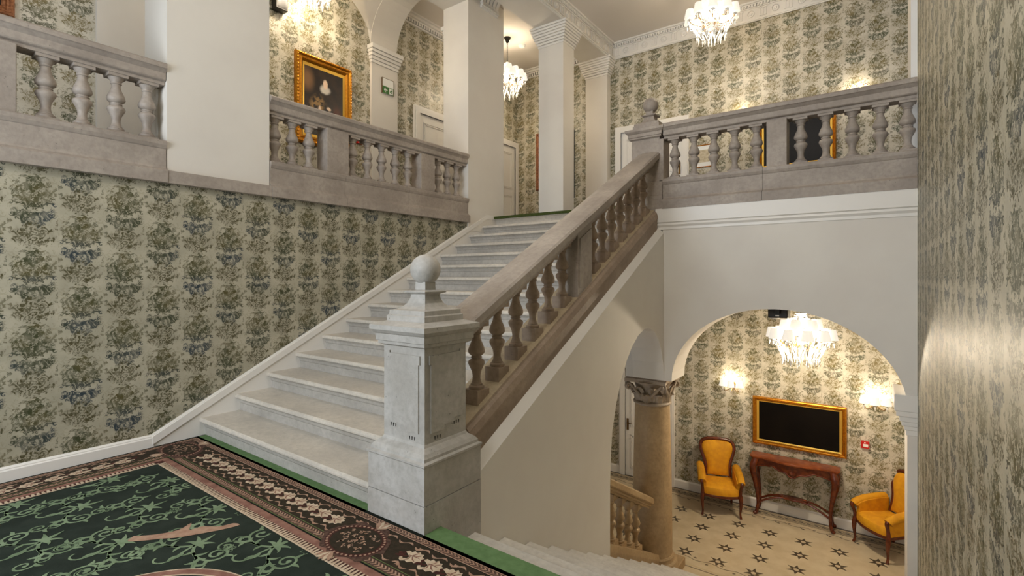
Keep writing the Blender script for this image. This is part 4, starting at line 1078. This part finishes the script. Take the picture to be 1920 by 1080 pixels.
sh_sc = shade_mesh(0.064, 0.042, 0.11)
def sconce(label, x, z, power):
    t = thing('wall_sconce', label, 'wall lamp', (x, YF, z), group='three shade wall sconces')
    L = lambda mb, n_, m_, sm=True: mb.build(n_, M[m_], t, smooth=sm, local=True)
    L(MB().lathe([(0.002,-0.06),(0.03,-0.055),(0.042,-0.03),(0.045,0.0),(0.042,0.03),(0.03,0.055),(0.002,0.06)], (0,0,0), 16), 'back_plate', 'brass').scale = (1,0.35,1)
    for j, a in enumerate((-1, 0, 1)):
        ex, ey = a*0.135, -0.16 if a == 0 else -0.11
        L(MB().tube(smooth_pts([(0,-0.01,0.0),(ex*0.35,ey*0.5,-0.07),(ex*0.75,ey*0.9,-0.085),(ex,ey,-0.05),(ex,ey,-0.02)], 5), 0.0065, 6), 'arm', 'brass')
        L(MB().tube(smooth_pts([(ex*0.2,ey*0.2,0.03),(ex*0.5,ey*0.35,0.11),(ex*0.75,ey*0.4,0.165),(ex*0.95+0.01,ey*0.4,0.155),(ex*0.9,ey*0.4,0.13)], 4), 0.004, 6), 'scroll', 'brass')
        L(MB().lathe([(0.004,-0.03),(0.028,-0.022),(0.03,-0.015),(0.008,-0.012)], (ex,ey,0), 10), 'drip_pan', 'crystal')
        inst(sh_sc, 'lamp_shade', t, (ex, ey, -0.01))
        inst(drop_me, 'crystal_drop', t, (ex, ey, -0.03), (0,0,0), (0.8,0.8,0.8))
    d = bpy.data.lights.new('sconce_bulb', 'POINT'); d.energy = power; d.color = (1.0,0.86,0.66); d.shadow_soft_size = 0.05
    o = bpy.data.objects.new('sconce_bulb', d); col.objects.link(o); o.parent = t; o.location = (0,-0.05,0.10)
sconce('lit three shade sconce on the lower wall above the left armchair', -1.96, -0.37, 6.5)
sconce('lit three shade sconce on the lower wall at the right of the screen', 0.01, -0.37, 6.5)
sconce('sconce glowing behind the gallery rail left of the upper screen', -1.83, 4.13, 5.5)
sconce('sconce glowing behind the gallery rail right of the upper screen', -0.22, 4.19, 5.5)

# ================================================================== LANDING CARPET
cp = thing('patterned_carpet', 'dark green landing carpet with scrolling vines and a wide leaf border', 'carpet', (-3, 0.5, 0))
EX, EY, YN = -5.095, 2.012, -2.5
def CB(mb, name, m): return mb.build(name, M[m], cp)
CB(MB().box(XW+0.005, XR-0.005, YN, 1.99, -0.012, 0.0), 'field', 'c_green')
CB(MB().box(XW+0.03, -2.615, 1.985, 2.076, -0.012, 0.001).box(-2.095, XR-0.005, 1.985, YD+0.015, -0.012, 0.001), 'edging_strip', 'c_edge')
def band(d0, d1, z, m, name='border_band'):
    p = [(EX+d0,YN),(EX+d1,YN),(EX+d1,EY-d1),(XR-0.01,EY-d1),(XR-0.01,EY-d0),(EX+d0,EY-d0)]
    return CB(MB().prism(p, 'z', -0.005, z), name, m)
band(0.0, 0.49, 0.0010, 'c_black')
for d0, d1, m in [(0.027,0.033,'c_rose'),(0.033,0.068,'c_brown'),(0.068,0.074,'c_rose'),(0.080,0.312,'c_dark'),(0.312,0.318,'c_olive'),(0.322,0.370,'c_brown'),(0.370,0.376,'c_olive'),(0.388,0.436,'c_pink'),(0.436,0.478,'c_wine'),(0.478,0.489,'c_cream')]:
    band(d0, d1, 0.0016, m)
def along(fn):
    """fn(s, d, z) placed on both legs of the border: returns list of mappings from (s along, d from edge)"""
    return None
def leg_far(s, d): return (EX+s, EY-d)
def leg_left(s, d): return (EX+d, EY-s)
# comb fringe, braids
cm = MB(); rosel = MB(); braid = MB(); sprig = MB()
for leg, L in ((leg_far, 5.35), (leg_left, 4.4)):
    s = 0.5
    while s < L:
        a, b, c, d = leg(s,0.436), leg(s+0.011,0.436), leg(s+0.016,0.478), leg(s-0.004,0.478)
        cm.poly([(p[0],p[1],0.0022) for p in (a,b,c,d)])
        s += 0.026
    for d0, w in ((0.050,0.013),(0.346,0.018)):
        s = 0.04 if d0 < 0.1 else 0.40
        while s < L:
            for q in (-1, 1):
                pts = [leg(s, d0+q*w), leg(s+0.012, d0+q*w), leg(s+0.030, d0), leg(s+0.018, d0)]
                braid.poly([(p[0],p[1],0.0022) for p in pts])
            s += 0.026
    s = 0.45; k = 0
    while s < L:
        for d0, q in ((0.115,1),(0.282,-1)):
            pts = [leg(s+0.11*i/8, d0+q*0.014*math.sin(i/8*2*math.pi*1.0)) for i in range(9)]
            sprig.ribbon(pts, [0.002,0.006,0.008,0.004,0.003,0.005,0.008,0.005,0.001], 0.0022)
            if k%2 == 0:
                pts = [leg(s+0.04+0.02*math.cos(a*math.pi/4)*(1 if a%2 else .55), d0+0.014*math.sin(a*math.pi/4)*(1 if a%2 else .55)) for a in range(8)]
                sprig.poly([(p[0],p[1],0.0024) for p in pts])
        s += 0.13; k += 1
stuff(CB(cm, 'comb_fringe', 'c_cream')); stuff(CB(braid, 'braid_pattern', 'c_rose')); stuff(CB(sprig, 'sprig_pattern', 'c_rose'))
# acanthus leaf chain
def leaf_shape(sc_=1.0):
    o = [(-0.055,0.030),(-0.045,0.046),(-0.022,0.040),(-0.016,0.056),(0.006,0.046),(0.016,0.060),(0.032,0.044),(0.048,0.048),(0.052,0.028),(0.070,0.020),(0.060,0.004),(0.072,-0.012),(0.052,-0.018),(0.046,-0.036),(0.028,-0.030),(0.010,-0.046),(-0.010,-0.038),(-0.030,-0.050),(-0.046,-0.040),(-0.056,-0.022),(-0.044,-0.014),(-0.034,-0.026),(-0.014,-0.018),(-0.010,0.0),(-0.030,0.014)]
    return [(x*sc_, y*sc_) for x, y in o]
def vein_shape(): return [[(-0.02,0.01),(0.01,0.012),(0.05,0.006)],[(0.0,0.012),(0.012,0.035),(0.014,0.05)],[(0.018,0.01),(0.036,0.028),(0.045,0.038)],[(0.005,0.006),(0.02,-0.014),(0.04,-0.026)],[(-0.006,0.004),(-0.004,-0.02),(-0.02,-0.034)]]
def leaf_mesh(leg_sign):
    m = MB(); m.poly([(x, y, 0.0026) for x, y in leaf_shape(0.98)]); return m.mesh('leaf_motif', M['c_cream'])
lm = leaf_mesh(1)
vm_ = MB()
for st_ in vein_shape(): vm_.ribbon(st_, [0.003,0.0035,0.001], 0.0031)
vm = vm_.mesh('leaf_vein', M['c_pink'])
bm_ = MB()
for px, py, r in ((-0.062,-0.002,0.016),(-0.055,0.02,0.012),(-0.075,0.012,0.010)): bm_.poly([(px+r*math.cos(a*math.pi/6), py+r*math.sin(a*math.pi/6), 0.0024) for a in range(12)])
bm_.ribbon([(-0.09,-0.012),(-0.04,-0.006),(-0.02,0.002)], [0.006,0.008,0.004], 0.0023)
bud = bm_.mesh('leaf_bud', M['c_wine'])
med = [(-2.37,1.745)]
s = 0.62
while s < 5.3:
    x, y = EX+s, EY-0.198
    if abs(x+2.37) > 0.26:
        o = inst(lm, 'leaf_motif', cp, (x+3, y-0.5, 0), (0,0,R(8)), (1.08,1.05,1)); inst(vm, 'leaf_vein', o, (0,0,0)); inst(bud, 'leaf_bud', o, (0,0,0))
    s += 0.138
s = 0.62
while s < 3.0:
    x, y = EX+0.198, EY-s
    o = inst(lm, 'leaf_motif', cp, (x+3, y-0.5, 0), (0,0,R(-82)), (1.08,1.05,1)); inst(vm, 'leaf_vein', o, (0,0,0)); inst(bud, 'leaf_bud', o, (0,0,0))
    s += 0.138
# medallions
def oval(cx_, cy_, a, b, z, n=36, w=None): return [(cx_+a*math.cos(2*math.pi*i/n), cy_+b*math.sin(2*math.pi*i/n), z) for i in range(n)]
def medallion(cx_, cy_, a, b):
    CB(MB().poly([(x+0.018*math.cos(7*i), y+0.018*math.sin(5*i), z) for i, (x,y,z) in enumerate(oval(cx_,cy_,a*1.12,b*1.14,0.0030,40))]), 'medallion_ground', 'c_brown')
    CB(MB().poly(oval(cx_,cy_,a,b,0.0035)), 'medallion_ring', 'c_wine')
    d = MB()
    for i in range(40):
        t_ = 2*math.pi*i/40; d.poly([(cx_+a*0.93*math.cos(t_)+0.008*math.cos(q*math.pi/3), cy_+b*0.93*math.sin(t_)+0.008*math.sin(q*math.pi/3), 0.004) for q in range(6)])
    stuff(CB(d, 'medallion_beads', 'c_rose'))
    CB(MB().poly(oval(cx_,cy_,a*0.84,b*0.84,0.0042)), 'medallion_centre', 'c_dark')
    d = MB(); rnd = random.Random(3)
    for i in range(60):
        r_ = rnd.random()**0.6*0.7; t_ = rnd.random()*6.28; x, y = cx_+a*r_*math.cos(t_), cy_+b*r_*math.sin(t_); g = rnd.random()*6.28
        d.ribbon([(x,y),(x+0.012*math.cos(g),y+0.012*math.sin(g)),(x+0.026*math.cos(g+0.5),y+0.026*math.sin(g+0.5))], [0.002,0.006,0.001], 0.0046)
    stuff(CB(d, 'medallion_flowers', 'c_rose'))
    for sg in (-1, 1):
        for k in range(5):
            g = R(90*sg-40+20*k); x, y = cx_, cy_+sg*b*1.0
            CB(MB().ribbon([(x,y),(x+0.05*math.cos(g),y+0.05*math.sin(g)),(x+0.085*math.cos(g),y+0.085*math.sin(g))], [0.006,0.016,0.003], 0.0048+0.0002*k), 'palmette_leaf', 'c_cream' if k%2 else 'c_rose')
medallion(-2.37, 1.745, 0.20, 0.15)
medallion(-4.83, 1.77, 0.22, 0.14)
# scrolling vines
vn = MB()
def spiral_stem(x, y, ang, L1, k1, s, turns, r0, r1, w0, w1, z=0.0015):
    """stem of length L1 and curvature k1, then an inward spiral turning to side s"""
    pts = [(x, y)]; a = ang; n1 = 14; n2 = int(15*turns)
    for i in range(n1):
        a += k1*L1/n1; x += math.cos(a)*L1/n1; y += math.sin(a)*L1/n1; pts.append((x, y))
    for i in range(n2):
        r = r0+(r1-r0)*i/n2; da = 2*math.pi*turns/n2; a += s*da; x += math.cos(a)*r*da; y += math.sin(a)*r*da; pts.append((x, y))
    n = len(pts); vn.ribbon(pts, [w0+(w1-w0)*i/(n-1) for i in range(n)], z); return pts
def tear(x, y, ang, L, w, bend=0.6, z=0.0019):
    pts = []; a = ang; n = 7
    for i in range(n+1):
        pts.append((x, y)); a += bend/n; x += math.cos(a)*L/n; y += math.sin(a)*L/n
    vn.ribbon(pts, [w*v for v in (0.3,0.8,1.0,1.0,0.85,0.6,0.35,0.08)], z+0.0009*random.random())
def dirn(p, i): return math.atan2(p[i+1][1]-p[i-1][1], p[i+1][0]-p[i-1][0])
def sprout(x, y, g):
    for da, L, w, b_ in [(0,0.125,0.014,0.2),(0.42,0.105,0.013,0.9),(-0.42,0.105,0.013,-0.9),(0.85,0.085,0.012,1.5),(-0.85,0.085,0.012,-1.5)]: tear(x, y, g+da, L, w, b_)
    for s in (-1, 1):
        p = spiral_stem(x, y, g+s*2.5, 0.24, -s*5.0, -s, 1.35, 0.062, 0.012, 0.009, 0.006)
        for i, q, L in ((4,1,0.06),(7,-1,0.07),(10,1,0.065),(13,1,0.06),(17,1,0.055),(20,1,0.05)): tear(p[i][0], p[i][1], dirn(p,i)+s*q*0.55, L, 0.0105, s*q*1.3)
        vn.poly([(p[-1][0]+0.015*math.cos(c*math.pi/4), p[-1][1]+0.015*math.sin(c*math.pi/4), 0.002) for c in range(8)])
        p2 = spiral_stem(p[5][0], p[5][1], dirn(p,5)-s*0.2, 0.20, s*3.0, s, 1.15, 0.048, 0.010, 0.007, 0.005)
        for i, q in ((6,-1),(10,-1),(14,-1)): tear(p2[i][0], p2[i][1], dirn(p2,i)+s*q*0.6, 0.055, 0.010, s*q*1.2)
        vn.poly([(p2[-1][0]+0.012*math.cos(c*math.pi/4), p2[-1][1]+0.012*math.sin(c*math.pi/4), 0.002) for c in range(8)])
        p3 = spiral_stem(p[9][0], p[9][1], dirn(p,9)+s*0.9, 0.10, -s*4.0, -s, 0.8, 0.035, 0.010, 0.006, 0.004)
        tear(p3[6][0], p3[6][1], dirn(p3,6)+s*0.7, 0.045, 0.009, s*1.0)
    p = spiral_stem(x, y, g+math.pi, 0.14, 3.0, -1, 0.5, 0.06, 0.03, 0.008, 0.005)
    tear(p[8][0], p[8][1], dirn(p,8)+0.8, 0.065, 0.011, -1.0); tear(p[11][0], p[11][1], dirn(p,11)-0.8, 0.06, 0.010, 1.0)
def flower(x, y):
    for k in range(6):
        a = k*math.pi/3; vn.ribbon([(x+0.012*math.cos(a),y+0.012*math.sin(a)),(x+0.03*math.cos(a+0.35),y+0.03*math.sin(a+0.35)),(x+0.042*math.cos(a),y+0.042*math.sin(a)),(x+0.03*math.cos(a-0.35),y+0.03*math.sin(a-0.35)),(x+0.012*math.cos(a),y+0.012*math.sin(a))], 0.003, 0.0017)
for i in range(-1, 12):
    for j in range(-3, 8):
        x = -4.16+0.37*i; y = 1.47-0.50*j-(0.25 if i%2 else 0)
        if x > 0.2 or y < -1.0 or y > 1.6: continue
        g = math.pi/2 + 0.7*(0.5-((i*7+j*3)%5)/4.0)
        sprout(x, y-0.03, g)
        flower(x+0.185, y+0.06)
# keep only the part of the vines inside the border
keep_f = []
for f in vn.f:
    if all(vn.v[i][0] > EX+0.495 and vn.v[i][1] < EY-0.495 and vn.v[i][0] < XR-0.02 for i in f): keep_f.append(f)
vn.f = keep_f
stuff(CB(vn, 'vine_pattern', 'c_vine'))
# loose rose-beige figure and the large ring of the field
fg = [(-3.44,1.02),(-3.36,1.10),(-3.31,1.20),(-3.34,1.28),(-3.26,1.24),(-3.24,1.30),(-3.16,1.36),(-3.13,1.43),(-3.08,1.44),(-3.10,1.37),(-3.13,1.31),(-3.17,1.24),(-3.22,1.16),(-3.28,1.10),(-3.34,1.03),(-3.40,0.98)]
fg = smooth_pts(fg+[fg[0]], 4)[:-1]
CB(MB().poly([(x,y,0.0030) for x,y in fg]), 'beige_figure', 'c_rose')
def ring(cx_, cy_, r0, r1, z, m, name):
    n = 72; q = MB()
    q.add([(cx_+r*math.cos(2*math.pi*i/n), cy_+r*math.sin(2*math.pi*i/n), z) for r in (r0,r1) for i in range(n)], [(i,(i+1)%n,(i+1)%n+n,i+n) for i in range(n)]); CB(q, name, m)
RC = (-2.45, 0.62)
CB(MB().poly(oval(RC[0],RC[1],0.56,0.56,0.0024,60)), 'ring_centre', 'c_green')
ring(RC[0], RC[1], 0.535, 0.545, 0.0030, 'c_cream', 'ring_line'); ring(RC[0], RC[1], 0.545, 0.585, 0.0030, 'c_pink', 'ring_band'); ring(RC[0], RC[1], 0.585, 0.592, 0.0030, 'c_cream', 'ring_line')
